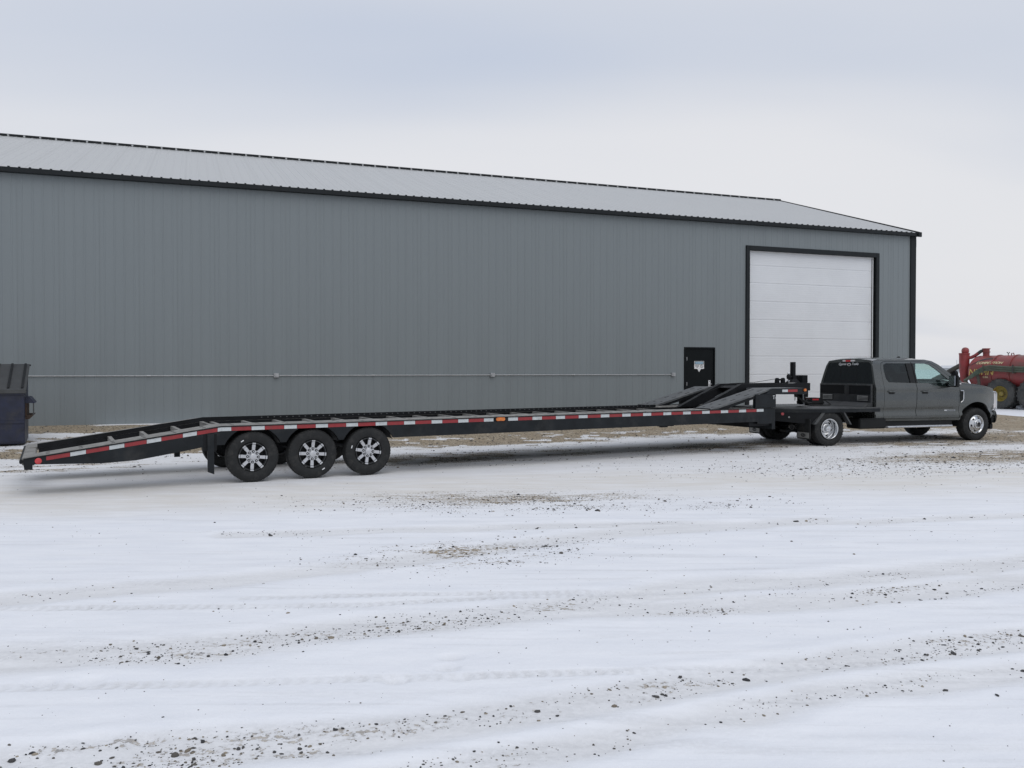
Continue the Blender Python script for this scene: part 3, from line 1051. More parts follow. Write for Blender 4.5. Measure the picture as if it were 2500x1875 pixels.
    tag(s, 'small white notice board with pale blue header and prohibition ring on the black door', 'sign')
    w = 0.195
    MB().prism([(-w, 1.77), (-0.075, 1.77), (0.0, 1.66), (0.075, 1.77), (w, 1.77), (w, 2.04), (-w, 2.04)], -0.012, -0.002).build('board', M_WHITE, s)
    MB().prism([(-w + 0.015, 1.925), (w - 0.015, 1.925), (w - 0.015, 2.03), (-w + 0.015, 2.03)], -0.0135, -0.0122).build('header_border', M_BLACKP, s)
    MB().prism([(-w + 0.03 + 0.02 * (1 - abs(k)), 1.94 + 0.0) if False else p for k, p in enumerate([(-0.155, 1.938), (0.155, 1.938), (0.17, 1.978), (0.155, 2.018), (-0.155, 2.018), (-0.17, 1.978)])], -0.015, -0.0137).build('header', M_BLUEP, s)
    mb = MB()
    for zz, a, b in ((1.895, -0.165, 0.0), (1.86, -0.165, -0.01), (1.825, -0.11, -0.05)):
        q = a
        while q < b:
            ln = random.uniform(0.012, 0.03)
            mb.box(q, min(q + ln, b), -0.0135, -0.0122, zz - 0.009, zz + 0.009)
            q += ln + 0.006
    mb.build('print_lines', M_BLACKP, s, smooth=0)
    mb = MB().lathe([(0.055, -0.0122), (0.055, -0.0136), (0.042, -0.0136), (0.042, -0.0122)], (0.1, 0, 1.86), 28)
    mb.hexa([(0.063, -0.0135, 1.888), (0.072, -0.0135, 1.897), (0.137, -0.0135, 1.832), (0.128, -0.0135, 1.823), (0.063, -0.0122, 1.888), (0.072, -0.0122, 1.897), (0.137, -0.0122, 1.832), (0.128, -0.0122, 1.823)])
    mb.build('prohibition_ring', M_BLACKP, s)
    s = empty('label_strip', (BO[0] + 20.93 * BUX, BO[1] + 20.93 * BUY, 0), (0, 0, BA))
    tag(s, 'narrow upright white strip with black print beside the handle of the black door', 'sign')
    box('strip', M_WHITE, s, -0.04, 0.04, -0.010, -0.002, 1.05, 1.37)
    mb = MB().box(-0.012, 0.014, -0.0115, -0.0102, 1.31, 1.345)
    for zz in np.arange(1.08, 1.20, 0.022):
        mb.box(-0.012, random.uniform(0.006, 0.02), -0.0115, -0.0102, zz, zz + 0.014)
    tag(mb.build('print', M_BLACKP, s, smooth=0), kind='stuff')


make_building()


# ------------------------------------------------------------------ wheels
def tyre_profile(R, r, w, crown=0.012):
    h = w / 2
    return [(r, -h * 0.72), (r + 0.012, -h * 0.86), (r + 0.3 * (R - r), -h * 1.0), (r + 0.62 * (R - r), -h * 1.01), (R - 0.03, -h * 0.93), (R - 0.008, -h * 0.80), (R, -h * 0.6),
            (R + 0.0, 0.0), (R, h * 0.6), (R - 0.008, h * 0.80), (R - 0.03, h * 0.93), (r + 0.62 * (R - r), h * 1.01), (r + 0.3 * (R - r), h * 1.0), (r + 0.012, h * 0.86), (r, h * 0.72)]


def tyre(name, parent, R, r, w, m=None, grooves=True, tread=36, lug=0.007):
    mb = MB().lathe(tyre_profile(R, r, w), seg=72)
    # shoulder blocks and centre ribs raised from the carcass
    for k in range(tread):
        a = 2 * math.pi * k / tread
        for s_ in (-1, 1):
            a2 = a + (0.5 * math.pi / tread if s_ > 0 else 0)
            pts = []
            for dr in (-0.012, lug):
                for da, y in ((-0.36, 0.30), (0.36, 0.34), (0.30, 0.455), (-0.30, 0.445)):
                    rr = R + dr - (0.010 if y > 0.4 else 0)
                    an = a2 + da * 2 * math.pi / tread
                    pts.append((rr * math.cos(an), s_ * y * w, rr * math.sin(an)))
            mb.hexa(pts)
    return mb.build(name, m or M_RUB, parent, smooth=30, weld=False)


# ------------------------------------------------------------------ the trailer
TO, TA = (-4.0205, 13.1497), rad(28.5)
CW = 2.55                      # width over the side rails
DZ = 0.885                     # deck height


def make_trailer():
    T = empty('car_hauler_trailer', (TO[0], TO[1], 0.0), (0, -0.0031, TA))
    tag(T, 'long black gooseneck car hauler trailer with three axles and red and white reflective tape', 'trailer')
    ZC = 0.395
    AX = (0.02, 0.955, 1.885)
    # side rails with wheel cut-outs and the sloped beaver tail
    prof = [(-3.07, 0.528), (-0.46, DZ), (11.0, DZ), (11.0, 0.55), (10.55, 0.55), (10.55, 0.60)]
    for ax in reversed(AX):
        prof += arc(ax, ZC, 0.475, 26, 154, 14)
    prof += [(-0.62, 0.60), (-0.95, 0.54), (-1.65, 0.432), (-2.1, 0.415), (-2.96, 0.445), (-2.96, 0.375), (-3.06, 0.375), (-3.075, 0.50)]
    for y0, y1 in ((0.0, 0.05), (CW - 0.05, CW)):
        MB().prism(prof, y0, y1).build('side_rail', M_FRAME, T, smooth=20)
    # inner box rails
    ip = [(-2.9, 0.53), (-0.46, DZ - 0.02), (10.9, DZ - 0.02), (10.9, 0.60), (-0.46, 0.60), (-2.0, 0.43), (-2.9, 0.44)]
    MB().prism(ip, 0.60, 0.65).build('inner_rail', M_BLACK, T, smooth=20)
    MB().prism(ip, CW - 0.85, CW - 0.80).build('inner_rail', M_BLACK, T, smooth=20)
    MB().prism([(-2.92, 0.53), (-0.46, DZ - 0.01), (9.15, DZ - 0.01), (9.15, 0.936), (-0.47, 0.942), (-2.92, 0.60)], CW - 0.856, CW - 0.838).build('rail_lip', M_BLACK, T, smooth=20)
    mb = MB()
    u = 0.5
    while u < 9.0:
        mb.box(u, u + 0.022, CW - 0.8585, CW - 0.8562, 0.905, 0.922)
        u += 0.11
    tag(mb.build('lip_slots', M_RAMP, T, smooth=0), kind='stuff')
    # wheel tracks (flat part, tail part), front corners rolled
    for y0, y1 in ((0.055, 0.60), (CW - 0.80, CW - 0.055)):
        pr = [(-3.06, 0.534), (-0.46, DZ + 0.006), (11.0, DZ + 0.006), (11.0, DZ - 0.03), (-0.455, DZ - 0.03), (-3.06, 0.50)]
        tr = MB().prism(pr, y0, y1).build('wheel_track', M_TRACK, T, smooth=20)
        mb = MB()
        for k in range(int(13.5 / 0.42)):
            u = -2.8 + 0.42 * k
            if u > 9.0:
                break
            z = DZ + 0.006 if u > -0.46 else 0.534 + (u + 3.06) * (DZ + 0.006 - 0.534) / 2.6
            for yy in (y0 + 0.12, y0 + 0.36):
                s = 0.0 if u > -0.46 else 0.137
                mb.hexa([(u, yy, z - 0.001), (u + 0.05, yy, z - 0.001 + 0.05 * s), (u + 0.05, yy + 0.07, z - 0.001 + 0.05 * s), (u, yy + 0.07, z - 0.001),
                         (u, yy, z + 0.0015), (u + 0.05, yy, z + 0.0015 + 0.05 * s), (u + 0.05, yy + 0.07, z + 0.0015 + 0.05 * s), (u, yy + 0.07, z + 0.0015)])
        tag(mb.build('strap_slots', M_BLACK, tr, smooth=0), kind='stuff')
    # rub rail edge above the tape
    MB().prism([(-3.05, 0.532), (-0.46, DZ + 0.002), (11.0, DZ + 0.002), (11.0, DZ - 0.012), (-0.46, DZ - 0.012), (-3.05, 0.516)], -0.012, -0.0005).build('rub_rail', M_BLACK, T, smooth=20)
    # cross members
    for u in [-1.93, -1.46, -0.98, -0.52, -0.36] + [0.16 + 0.528 * k for k in range(17)]:
        z = DZ - 0.02 if u > -0.46 else 0.524 + (u + 3.06) * (DZ + 0.006 - 0.534) / 2.6
        MB().box(u, u + 0.055, 0.651, CW - 0.858, z - 0.09, z).build('cross_member', M_TRACK, T)
    # tail cross bar
    MB().box(-3.09, -2.93, 0.052, CW - 0.052, 0.43, 0.532).build('tail_bar', M_TRACK, T, bevel=0.01)
    box('tail_bumper', M_FRAME, T, -3.12, -3.078, 0.0, CW, 0.46, 0.515, bevel=0.008)
    # belly pan and understructure: axles, springs, drop legs
    MB().box(2.6, 10.6, 0.86, CW - 0.87, 0.60, 0.64).build('belly_pan', M_BLACK, T)
    for ax in AX:
        MB().tube([(ax, 0.2, ZC), (ax, CW - 0.2, ZC)], 0.05, 12).build('axle', M_BLACK, T)
    for yy in (0.55, CW - 0.62):
        MB().prism([(-0.5, 0.60), (2.4, 0.60), (2.4, 0.50), (1.9, 0.44), (1.4, 0.52), (0.95, 0.44), (0.5, 0.52), (0.02, 0.44), (-0.5, 0.5)], yy, yy + 0.07).build('spring_hanger', M_BLACK, T)
    for yy in (-0.03, CW - 0.03):
        zb = 0.165 if yy < 1 else 0.44
        MB().prism([(-0.66, 0.775), (-0.565, 0.775), (-0.565, zb), (-0.66, zb + 0.04)], yy, yy + 0.025).build('drop_leg', M_FRAME, T)
        box('leg_bracket', M_BLACK, T, -0.72, -0.52, yy + 0.027, yy + 0.06, 0.52, 0.775)
    MB().prism([(-1.0, 0.50), (-0.52, 0.56), (-0.52, 0.53), (-1.0, 0.47)], 1.9, 1.95).build('tail_brace', M_FRAME, T)
    box('tail_stop', M_FRAME, T, -0.86, -0.77, 2.2, 2.28, 0.24, 0.52)
    # wheel wells
    for k, ax in enumerate(AX):
        for y0, y1 in ((0.052, 0.34), (CW - 0.34, CW - 0.052)):
            mb = MB()
            pr = arc(ax, ZC, 0.468, 24, 156, 12)
            n = len(pr)
            mb.add([(a, y0, b) for a, b in pr] + [(a, y1, b) for a, b in pr], [(i, i + 1, i + 1 + n, i + n) for i in range(n - 1)])
            mb.build('wheel_well', M_BLACK, T)
    # tape: 28 cm red, 18 cm white
    k = 0
    s = -2.80
    LT = math.hypot(2.61, DZ - 0.528)

    def tape_pt(d):
        """distance along the rail from the tail to a point on the top edge of the rail"""
        if d < LT:
            f = d / LT
            return -3.07 + 2.61 * f, 0.528 + (DZ - 0.528) * f
        return -0.46 + d - LT, DZ

    def tape(d0, d1, m):
        cut = [d0] + ([LT] if d0 < LT < d1 else []) + [d1]
        mb = MB()
        for a, b in zip(cut[:-1], cut[1:]):
            (u0, z0), (u1, z1) = tape_pt(a), tape_pt(b)
            mb.prism([(u0, z0 - 0.012), (u1, z1 - 0.012), (u1, z1 - 0.072), (u0, z0 - 0.072)], -0.003, -0.0005)
        return mb.build('reflective_tape', m, T, smooth=0)
    d = 0.28
    red = True
    while True:
        ln = 0.296 if red else 0.198
        u0 = tape_pt(d)[0]
        u1 = tape_pt(d + ln)[0]
        if u1 > 11.0:
            break
        if u1 > 4.20 and u0 < 4.48:
            if u0 < 4.19:
                tape(d, d + 4.20 - u0, M_RTAPE if red else M_WTAPE)
            d += 4.50 - u0
            red = False
            continue
        tape(d, d + ln, M_RTAPE if red else M_WTAPE)
        d += ln + 0.004
        red = not red
    # lamps
    mb = MB().lathe([(0.0, -0.018), (0.03, -0.017), (0.042, -0.012), (0.045, -0.0005)], (-2.89, 0, 0.49), 24)
    mb.build('tail_reflector', M_RLENS, T)
    sm = MB().prism(arc(4.28, 0.848, 0.032, 90, 270, 8) + arc(4.40, 0.848, 0.032, -90, 90, 8), -0.022, -0.0005).build('marker_lamp', M_AMB, T, bevel=0.006)
    MB().prism(arc(4.26, 0.848, 0.044, 90, 270, 8) + arc(4.42, 0.848, 0.044, -90, 90, 8), -0.008, -0.0006).build('lamp_base', M_BLACK, sm, bevel=0.003)
    # under-frame lugs
    MB().box(7.95, 8.3, 0.02, 0.12, 0.585, 0.60).box(8.0, 8.15, 0.03, 0.11, 0.565, 0.584).build('strap_hook', M_BLACK, T)
    MB().box(10.35, 10.98, 0.06, CW - 0.06, 0.50, 0.598).build('front_cross_member', M_BLACK, T, bevel=0.01)
    box('front_plate', M_FRAME, T, 10.985, 11.09, 0.02, CW - 0.02, 0.42, DZ - 0.002, bevel=0.006)
    # gooseneck posts and the upper deck
    for y0, y1 in ((0.01, 0.09), (CW - 0.09, CW - 0.01)):
        MB().prism([(10.50, DZ + 0.007), (11.10, DZ + 0.007), (11.10, 1.18), (10.50, 1.18)], y0, y1).build('riser_plate', M_FRAME, T, bevel=0.004)
    for y0, y1 in ((0.0, 0.075), (CW - 0.075, CW)):
        MB().prism([(10.78, 1.181), (12.0, 1.162), (12.035, 1.19), (12.035, 1.285), (12.0, 1.30), (10.98, 1.302)], y0, y1).build('upper_rail', M_FRAME, T, bevel=0.004)
    for y0, y1 in ((0.076, 0.80), (CW - 0.80, CW - 0.076)):
        MB().box(10.99, 11.98, y0, y1, 1.262, 1.304).build('upper_track', M_TRACK if False else M_RAMP, T, bevel=0.004)
    for u in (11.02, 11.5, 11.86):
        MB().box(u, u + 0.10, 0.076, CW - 0.076, 1.17, 1.261).build('upper_cross_member', M_BLACK, T)
    # ramps
    for y0 in (0.03, CW - 0.55 - 0.03):
        y1 = y0 + 0.55
        r = MB().prism([(9.28, DZ + 0.008), (10.98, 1.306), (11.12, 1.308), (11.12, 1.28), (10.98, 1.270), (9.42, DZ + 0.008)], y0, y1).build('ramp', M_RAMP, T, smooth=20)
        MB().prism([(9.44, DZ + 0.0085), (10.975, 1.262), (10.975, 1.205), (9.68, DZ + 0.0085)], y0 - 0.002, y0 + 0.012).build('ramp_flange', M_BLACK, r)
        mb = MB()
        for k, u in enumerate((9.42, 9.62, 9.95, 10.02, 10.35, 10.42, 10.72, 10.80)):
            for yy in (y0 + 0.12, y0 + 0.38):
                z = DZ + 0.008 + (u - 9.28) * (1.306 - DZ - 0.008) / 1.70
                sl = (1.306 - DZ - 0.008) / 1.70
                mb.hexa([(u, yy, z - 0.001), (u + 0.045, yy, z - 0.001 + 0.045 * sl), (u + 0.045, yy + 0.05, z - 0.001 + 0.045 * sl), (u, yy + 0.05, z - 0.001),
                         (u, yy, z + 0.002), (u + 0.045, yy, z + 0.002 + 0.045 * sl), (u + 0.045, yy + 0.05, z + 0.002 + 0.045 * sl), (u, yy + 0.05, z + 0.002)])
        tag(mb.build('ramp_slots', M_BLACK, r, smooth=0), kind='stuff')
        MB().tube([(9.27, y0 + 0.02, DZ + 0.014), (9.27, y1 - 0.02, DZ + 0.014)], 0.014, 8).build('hinge_pin', M_BLACK, r)
    # centre of the gooseneck: sloped pan, main beams, neck
    cy = CW / 2
    for yy in (cy - 0.40, cy + 0.28):
        MB().prism([(9.70, DZ - 0.01), (9.80, DZ + 0.03), (10.93, 1.385), (13.10, 1.392), (13.10, 1.21), (11.22, 1.19), (10.98, 1.17), (10.22, DZ - 0.01)], yy, yy + 0.12).build('neck_beam', M_BLACK, T, bevel=0.005)
    MB().prism([(10.85, 1.30), (10.93, 1.34), (12.2, 1.345), (12.2, 1.325), (10.94, 1.32), (10.87, 1.285)], cy - 0.279, cy + 0.279).build('neck_pan', M_BLACK, T)
    MB().box(12.18, 13.12, cy - 0.279, cy + 0.279, 1.22, 1.37).build('neck_box', M_BLACK, T, bevel=0.006)
    MB().box(11.70, 12.28, 0.5, CW - 0.5, 1.165, 1.218).build('neck_tie', M_BLACK, T)
    # light step bar seen under the deck
    MB().tube([(11.12, 1.75, 1.128), (11.62, 1.75, 1.122)], 0.022, 10).build('step_bar', M_GALV, T)
    # coupler column with its top housing
    MB().box(13.12, 13.335, cy - 0.13, cy + 0.13, 1.04, 1.385).build('coupler_head', M_BLACK, T, bevel=0.01)
    MB().tube([(13.235, cy, 1.12), (13.235, cy, 0.90)], 0.10, 20).build('coupler_tube', M_BLACK, T)
    MB().lathe([(0.05, 0.865), (0.10, 0.875), (0.11, 0.93), (0.084, 0.96)], (13.235, cy, 0), 24, ax='z').build('coupler_socket', M_BLACK, T)
    MB().box(13.135, 13.325, cy - 0.12, cy + 0.12, 1.387, 1.572).build('battery_box', M_BLACK, T, bevel=0.008)
    # mast and its flared foot
    MB().box(12.905, 12.995, cy - 0.05, cy + 0.05, 1.43, 1.888).build('mast', M_BLACK, T, bevel=0.004)
    MB().hexa([(12.80, cy - 0.1, 1.393), (13.10, cy - 0.1, 1.393), (13.10, cy + 0.1, 1.393), (12.80, cy + 0.1, 1.393), (12.90, cy - 0.055, 1.50), (13.0, cy - 0.055, 1.50), (13.0, cy + 0.055, 1.50), (12.90, cy + 0.055, 1.50)]).build('mast_foot', M_BLACK, T)
    MB().box(12.885, 13.012, cy - 0.065, cy + 0.065, 1.50, 1.56).build('mast_collar', M_BLACK, T, bevel=0.006)
    bm_ = MB().tube([(12.90, cy - 0.02, 1.53), (12.80, cy - 0.02, 1.53)], 0.03, 12).lathe([(0.0, 0.065), (0.035, 0.06), (0.05, 0.03), (0.052, 0.0), (0.045, -0.04), (0.02, -0.06), (0.0, -0.062)], (12.79, cy - 0.02, 1.53), 20, ax='z').build('ball_mount', M_BLACK, T)
    for zz in (1.615, 1.435):
        MB().lathe([(0.0, 0.028), (0.015, 0.024), (0.027, 0.008), (0.027, -0.01), (0.014, -0.026), (0.012, -0.034)], (12.79, cy - 0.02, zz), 18, ax='z').build('hitch_ball', M_CHROME, bm_)
    # winch roller fairlead: two rounded uprights and a drum
    for uu in (12.385, 12.575):
        MB().prism([(uu - 0.01, 1.37), (uu + 0.10, 1.37)] + arc(uu + 0.045, 1.47, 0.043, 0, 180, 8), cy - 0.03, cy + 0.03).build('winch_upright', M_BLACK, T)
    MB().tube([(12.38, cy, 1.468), (12.66, cy, 1.468)], 0.022, 12).build('winch_bar', M_BLACK, T)
    MB().tube([(12.41, cy - 0.035, 1.495), (11.6, cy - 0.1, 1.415), (10.95, cy, 1.395), (10.2, cy + 0.25, 1.12)], 0.006, 6).build('winch_cable', M_BLACK, T)
    # reflectors, amber lamp and lettering on the upper rail
    MB().box(11.275, 11.44, -0.003, -0.0005, 1.222, 1.276).build('reflective_tape', M_WTAPE, T)
    MB().box(11.445, 11.735, -0.003, -0.0005, 1.222, 1.276).build('reflective_tape', M_RTAPE, T)
    sm = MB().box(11.92, 12.0, -0.025, -0.0005, 1.228, 1.288).build('marker_lamp', M_AMB, T, bevel=0.01)
    box('lamp_base', M_BLACK, sm, 11.905, 12.015, -0.008, -0.0006, 1.215, 1.296)
    text('lettering', 'T-I', M_WHITE, T, (11.0, -0.0022 + 0.01, 1.075), (rad(90), 0, 0), 0.11)
    # chains from neck to bed
    def chain(p0, p1, n, sag=0.0):
        mb = MB()
        a, b = Vector(p0), Vector(p1)
        for i in range(n):
            c0 = a.lerp(b, i / n) - Vector((0, 0, sag * 4 * (i / n) * (1 - i / n)))
            c1 = a.lerp(b, (i + 1.35) / n) - Vector((0, 0, sag * 4 * ((i + 1.2) / n) * (1 - (i + 1.2) / n)))
            dv = (c1 - c0)
            L = dv.length / 2
            mid = (c0 + c1) / 2
            ax = dv.normalized()
            sd = ax.cross(Vector((0, 1, 0.2))).normalized()
            if i % 2:
                sd = ax.cross(sd).normalized()
            pts = [mid + ax * (L * math.cos(t)) + sd * (0.016 * math.sin(t)) for t in np.linspace(0, 2 * math.pi, 11)]
            mb.tube([tuple(p) for p in pts], 0.0052, 5, caps=False)
        return mb.build('safety_chain', M_GALV, T)
    chain((12.86, cy - 0.2, 1.21), (12.80, cy - 0.2, 0.99), 6)
    chain((13.11, cy - 0.16, 1.20), (13.10, cy - 0.2, 0.90), 8)
    for off in (0.0, 0.05):
        pts = []
        for i in range(15):
            f = i / 14
            pts.append((12.68 + 0.55 * f + off * f, cy - 0.22 - 0.06 * f, 1.21 - 0.30 * math.sin(f * math.pi * 0.5) ** 0.8 + off * 0.6 * (1 - f)))
        MB().tube(pts, 0.012, 8).build('brake_hose', M_RUB, T)
    # wheels
    proto = None
    ang0 = [rad(5), rad(24), rad(-8), rad(20), rad(33), rad(5)]
    kk = 0
    for s_, yf in ((-1, 0.125), (1, CW - 0.125)):
        for ax in AX:
            if proto is None:
                Wh = proto = empty('wheel', parent=T)
                tyre('tyre', Wh, 0.395, 0.226, 0.235, tread=48, lug=0.002)
                # dark barrel and lip
                MB().lathe([(0.222, -0.085), (0.218, -0.102), (0.208, -0.104), (0.200, -0.092), (0.192, 0.06), (0.20, 0.09), (0.222, 0.085)], seg=56).build('rim', M_ALLOYD, Wh)
                MB().lathe([(0.04, -0.070), (0.045, -0.0835), (0.100, -0.0845), (0.106, -0.078), (0.106, -0.05)], seg=40).build('wheel_centre', M_ALLOY, Wh)
                MB().lathe([(0.0, -0.02), (0.19, -0.015), (0.195, 0.01), (0.0, 0.012)], seg=40).build('brake_drum', M_BLACK, Wh)
                for k in range(8):
                    a = 2 * math.pi * k / 8
                    ca, sa = math.cos(a), math.sin(a)

                    def P(r, t, y):
                        return (r * ca - t * sa, y, r * sa + t * ca)
                    MB().hexa([P(0.055, -0.022, -0.085), P(0.19, -0.027, -0.098), P(0.19, 0.027, -0.098), P(0.055, 0.022, -0.085),
                               P(0.055, -0.022, -0.05), P(0.19, -0.027, -0.06), P(0.19, 0.027, -0.06), P(0.055, 0.022, -0.05)]).build('spoke', M_ALLOY, Wh, bevel=0.004)
                    MB().hexa([P(0.196, -0.026, -0.1045), P(0.219, -0.026, -0.1075), P(0.219, 0.026, -0.1075), P(0.196, 0.026, -0.1045),
                               P(0.196, -0.026, -0.08), P(0.219, -0.026, -0.09), P(0.219, 0.026, -0.09), P(0.196, 0.026, -0.08)]).build('rim_accent', M_ALLOY, Wh, bevel=0.002)
                    c = P(0.082, 0, -0.0)
                    MB().lathe([(0.0, -0.0925), (0.021, -0.0925), (0.021, -0.08), (0.0, -0.08)], (c[0], 0, c[2]), 14).build('lug_well', M_BLACK, Wh)
                    MB().lathe([(0.0, -0.099), (0.009, -0.099), (0.011, -0.092), (0.0, -0.0905)], (c[0], 0, c[2]), 6).build('lug_nut', M_ALLOY, Wh)
                MB().lathe([(0.0, -0.116), (0.03, -0.115), (0.048, -0.108), (0.053, -0.09), (0.056, -0.06)], seg=32).build('hub_cap', M_ALLOY, Wh)
                st = rad(128)
                rr = 0.30

                def Q(r, t, y):
                    return (r * math.cos(st) - t * math.sin(st), y, r * math.sin(st) + t * math.cos(st))
                MB().hexa([Q(0.292, -0.024, -0.1195), Q(0.307, -0.024, -0.1195), Q(0.307, 0.024, -0.1195), Q(0.292, 0.024, -0.1195),
                           Q(0.292, -0.024, -0.113), Q(0.307, -0.024, -0.113), Q(0.307, 0.024, -0.113), Q(0.292, 0.024, -0.113)]).build('tyre_sticker', M_WHITE, Wh)
            else:
                Wh = empty('wheel', parent=T)
                for ch in proto.children:
                    inst(ch, ch.name.split('.')[0], Wh)
            Wh.location = (ax, yf, ZC)
            extra = (0, rad(200), rad(28), 0, 1, 2)[kk]
            Wh.rotation_euler = (0, ang0[kk] + (-extra if s_ < 0 else 0), 0 if s_ < 0 else math.pi)
            kk += 1
    return T


make_trailer()


# ------------------------------------------------------------------ the pickup truck
KO, KA = (6.8780, 20.5490), rad(18.0)     # rear axle centre on the ground, heading


def hw_base(z):
    pts = ((0.40, 0.93), (0.52, 0.965), (0.60, 0.985), (0.78, 0.998), (1.00, 1.012), (1.20, 1.012), (1.34, 0.998), (1.42, 0.975), (1.50, 0.950), (1.70, 0.885), (1.90, 0.815), (1.97, 0.77), (2.05, 0.70))
    for (a, p), (b, q) in zip(pts[:-1], pts[1:]):
        if z <= b:
            f = max(0, (z - a) / (b - a))
            return p + (q - p) * f
    return pts[-1][1]


def hw(x, z):
    h = hw_base(z)
    if x > 4.55:
        h -= 0.11 * ((x - 4.55) / 0.65) ** 2
    # flare over the front wheel, crease below the belt
    d = math.hypot(x - 4.47, z - 0.42)
    if 0.5 < d < 0.80 and z > 0.40:
        h += 0.045 * (1 - (d - 0.5) / 0.30) ** 1.2
    h += 0.016 * math.exp(-((z - 1.29) / 0.05) ** 2)
    h -= 0.030 * math.exp(-((z - 0.76) / 0.075) ** 2)
    h += 0.010 * math.exp(-((z - 0.655) / 0.03) ** 2)
    return h


def make_truck():
    K = empty('pickup_truck', (KO[0], KO[1], 0), (0, 0, KA))
    tag(K, 'grey crew cab dual wheel pickup truck with black flatbed hitched to the trailer', 'truck')
    FX = 4.47
    # ---- dark inner shell so that shut lines read black
    MB().prism([(1.53, 0.5), (3.95, 0.5), (3.95, 1.36), (1.53, 1.36)], -0.93, 0.93).build('inner_tub', M_INT, K)
    MB().box(3.96, 5.10, -0.62, 0.62, 0.55, 1.20).build('engine_block', M_BLACK, K)
    door_r = [(1.70, 0.585), (2.645, 0.57), (2.645, 1.20), (2.645, 1.935), (1.86, 1.935), (1.76, 1.90), (1.715, 1.75), (1.70, 1.45)]
    door_f = [(2.66, 0.57), (3.93, 0.575), (3.93, 1.30), (3.90, 1.43), (3.60, 1.66), (3.36, 1.83), (3.22, 1.905), (3.08, 1.935), (2.66, 1.935)]
    win_r = [(1.86, 1.445), (2.50, 1.425), (2.485, 1.895), (1.90, 1.895), (1.81, 1.86), (1.785, 1.73), (1.80, 1.52)]
    win_f = [(2.71, 1.425), (3.02, 1.42), (3.20, 1.355), (3.45, 1.335), (3.70, 1.34), (3.755, 1.43), (3.55, 1.60), (3.34, 1.765), (3.20, 1.86), (3.08, 1.89), (2.71, 1.895)]

    def grow(poly, g):
        cx = sum(p[0] for p in poly) / len(poly)
        cz = sum(p[1] for p in poly) / len(poly)
        return [(p[0] + (g if p[0] > cx else -g), p[1] + (g if p[1] > cz else -g)) for p in poly]
    side_out = [(1.47, 0.56), (1.50, 0.525), (3.94, 0.515), (4.02, 0.56), (4.02, 1.42), (4.06, 1.455), (3.75, 1.66), (3.48, 1.86), (3.30, 1.955), (3.10, 1.992), (1.75, 1.992), (1.56, 1.96), (1.50, 1.85), (1.455, 1.45)]
    # the two door openings as one cut
    hole = [(1.693, 0.577), (2.65, 0.562), (3.937, 0.567), (3.937, 1.302), (3.907, 1.434), (3.604, 1.666), (3.363, 1.838), (3.222, 1.913), (3.08, 1.943), (1.858, 1.943), (1.754, 1.906), (1.708, 1.753), (1.693, 1.45)]
    for sd in (-1, 1):
        panel('cab_side', M_PAINT, K, side_out, [hole], hw, sd)
        dr = panel('rear_door', M_PAINT, K, door_r, [win_r], hw, sd)
        df = panel('front_door', M_PAINT, K, door_f, [win_f], hw, sd)
        panel('window', G_REAR, dr, grow(win_r, 0.012), [], hw, sd, th=0.006, off=-0.014)
        panel('window', G_SIDE, df, grow(win_f, 0.012), [], hw, sd, th=0.006, off=-0.014)
        panel('pillar_trim', M_PLAST, dr, [(2.495, 1.43), (2.645, 1.425), (2.645, 1.90), (2.482, 1.90)], [], hw, sd, th=0.01, off=0.004)
        panel('pillar_trim', M_PLAST, df, [(2.66, 1.425), (2.705, 1.425), (2.705, 1.90), (2.66, 1.90)], [], hw, sd, th=0.01, off=0.004)
        for dd, hx in ((dr, 1.80), (df, 2.79)):
            h = hw(hx, 1.22)
            MB().tube([(hx, sd * (h - 0.01), 1.22), (hx + 0.015, sd * (h + 0.035), 1.222), (hx + 0.10, sd * (h + 0.042), 1.224), (hx + 0.19, sd * (h + 0.035), 1.224), (hx + 0.205, sd * (h - 0.01), 1.222)], 0.016, 8).build('handle', M_PAINT, dd)
            panel('handle_recess', M_PLAST, dd, [(hx + 0.02, 1.165), (hx + 0.19, 1.165), (hx + 0.19, 1.205), (hx + 0.02, 1.205)], [], hw, sd, th=0.004, off=0.002)
        # door moulding
        panel('lower_moulding', M_PAINT, K, [(1.70, 0.60), (3.92, 0.60), (3.92, 0.625), (1.70, 0.625)], [], hw, sd, th=0.02, off=0.008)
        # badge on the front door
        panel('badge', M_CHROME, df, [(3.52, 0.742), (3.84, 0.742), (3.84, 0.770), (3.52, 0.770)], [], hw, sd, th=0.006, off=0.006)
        panel('badge_insert', M_PLAST, df, [(3.60, 0.748), (3.83, 0.748), (3.83, 0.764), (3.60, 0.764)], [], hw, sd, th=0.003, off=0.008)
        # fender with wheel arch
        a = arc(FX, 0.42, 0.535, 6, 172, 26)
        fo = [(3.948, 0.56)] + [(3.945, 1.40), (4.30, 1.362), (4.70, 1.315), (5.02, 1.262), (5.12, 1.20), (5.14, 0.90), (5.135, 0.62), (5.03, 0.62)] + a[1:]
        f = panel('front_fender', M_PAINT, K, fo, [], hw, sd, dz=0.06, dx=0.09, th=0.04)
        # side vent: chrome C with black core
        vz = [(3.965, 0.945), (4.03, 0.985), (4.055, 1.03), (4.055, 1.225), (3.965, 1.235)]
        panel('vent', M_PLAST, f, vz, [], hw, sd, th=0.01, off=0.006)
        pts = [(3.965, sd * (hw(3.965, 1.235) + 0.012), 1.235), (4.05, sd * (hw(4.05, 1.232) + 0.012), 1.230), (4.062, sd * (hw(4.06, 1.20) + 0.012), 1.20), (4.056, sd * (hw(4.05, 1.04) + 0.012), 1.04), (4.03, sd * (hw(4.03, 0.985) + 0.012), 0.985), (3.968, sd * (hw(3.97, 0.945) + 0.012), 0.945)]
        MB().tube(pts, 0.013, 8).build('vent_surround', M_CHROME, f)
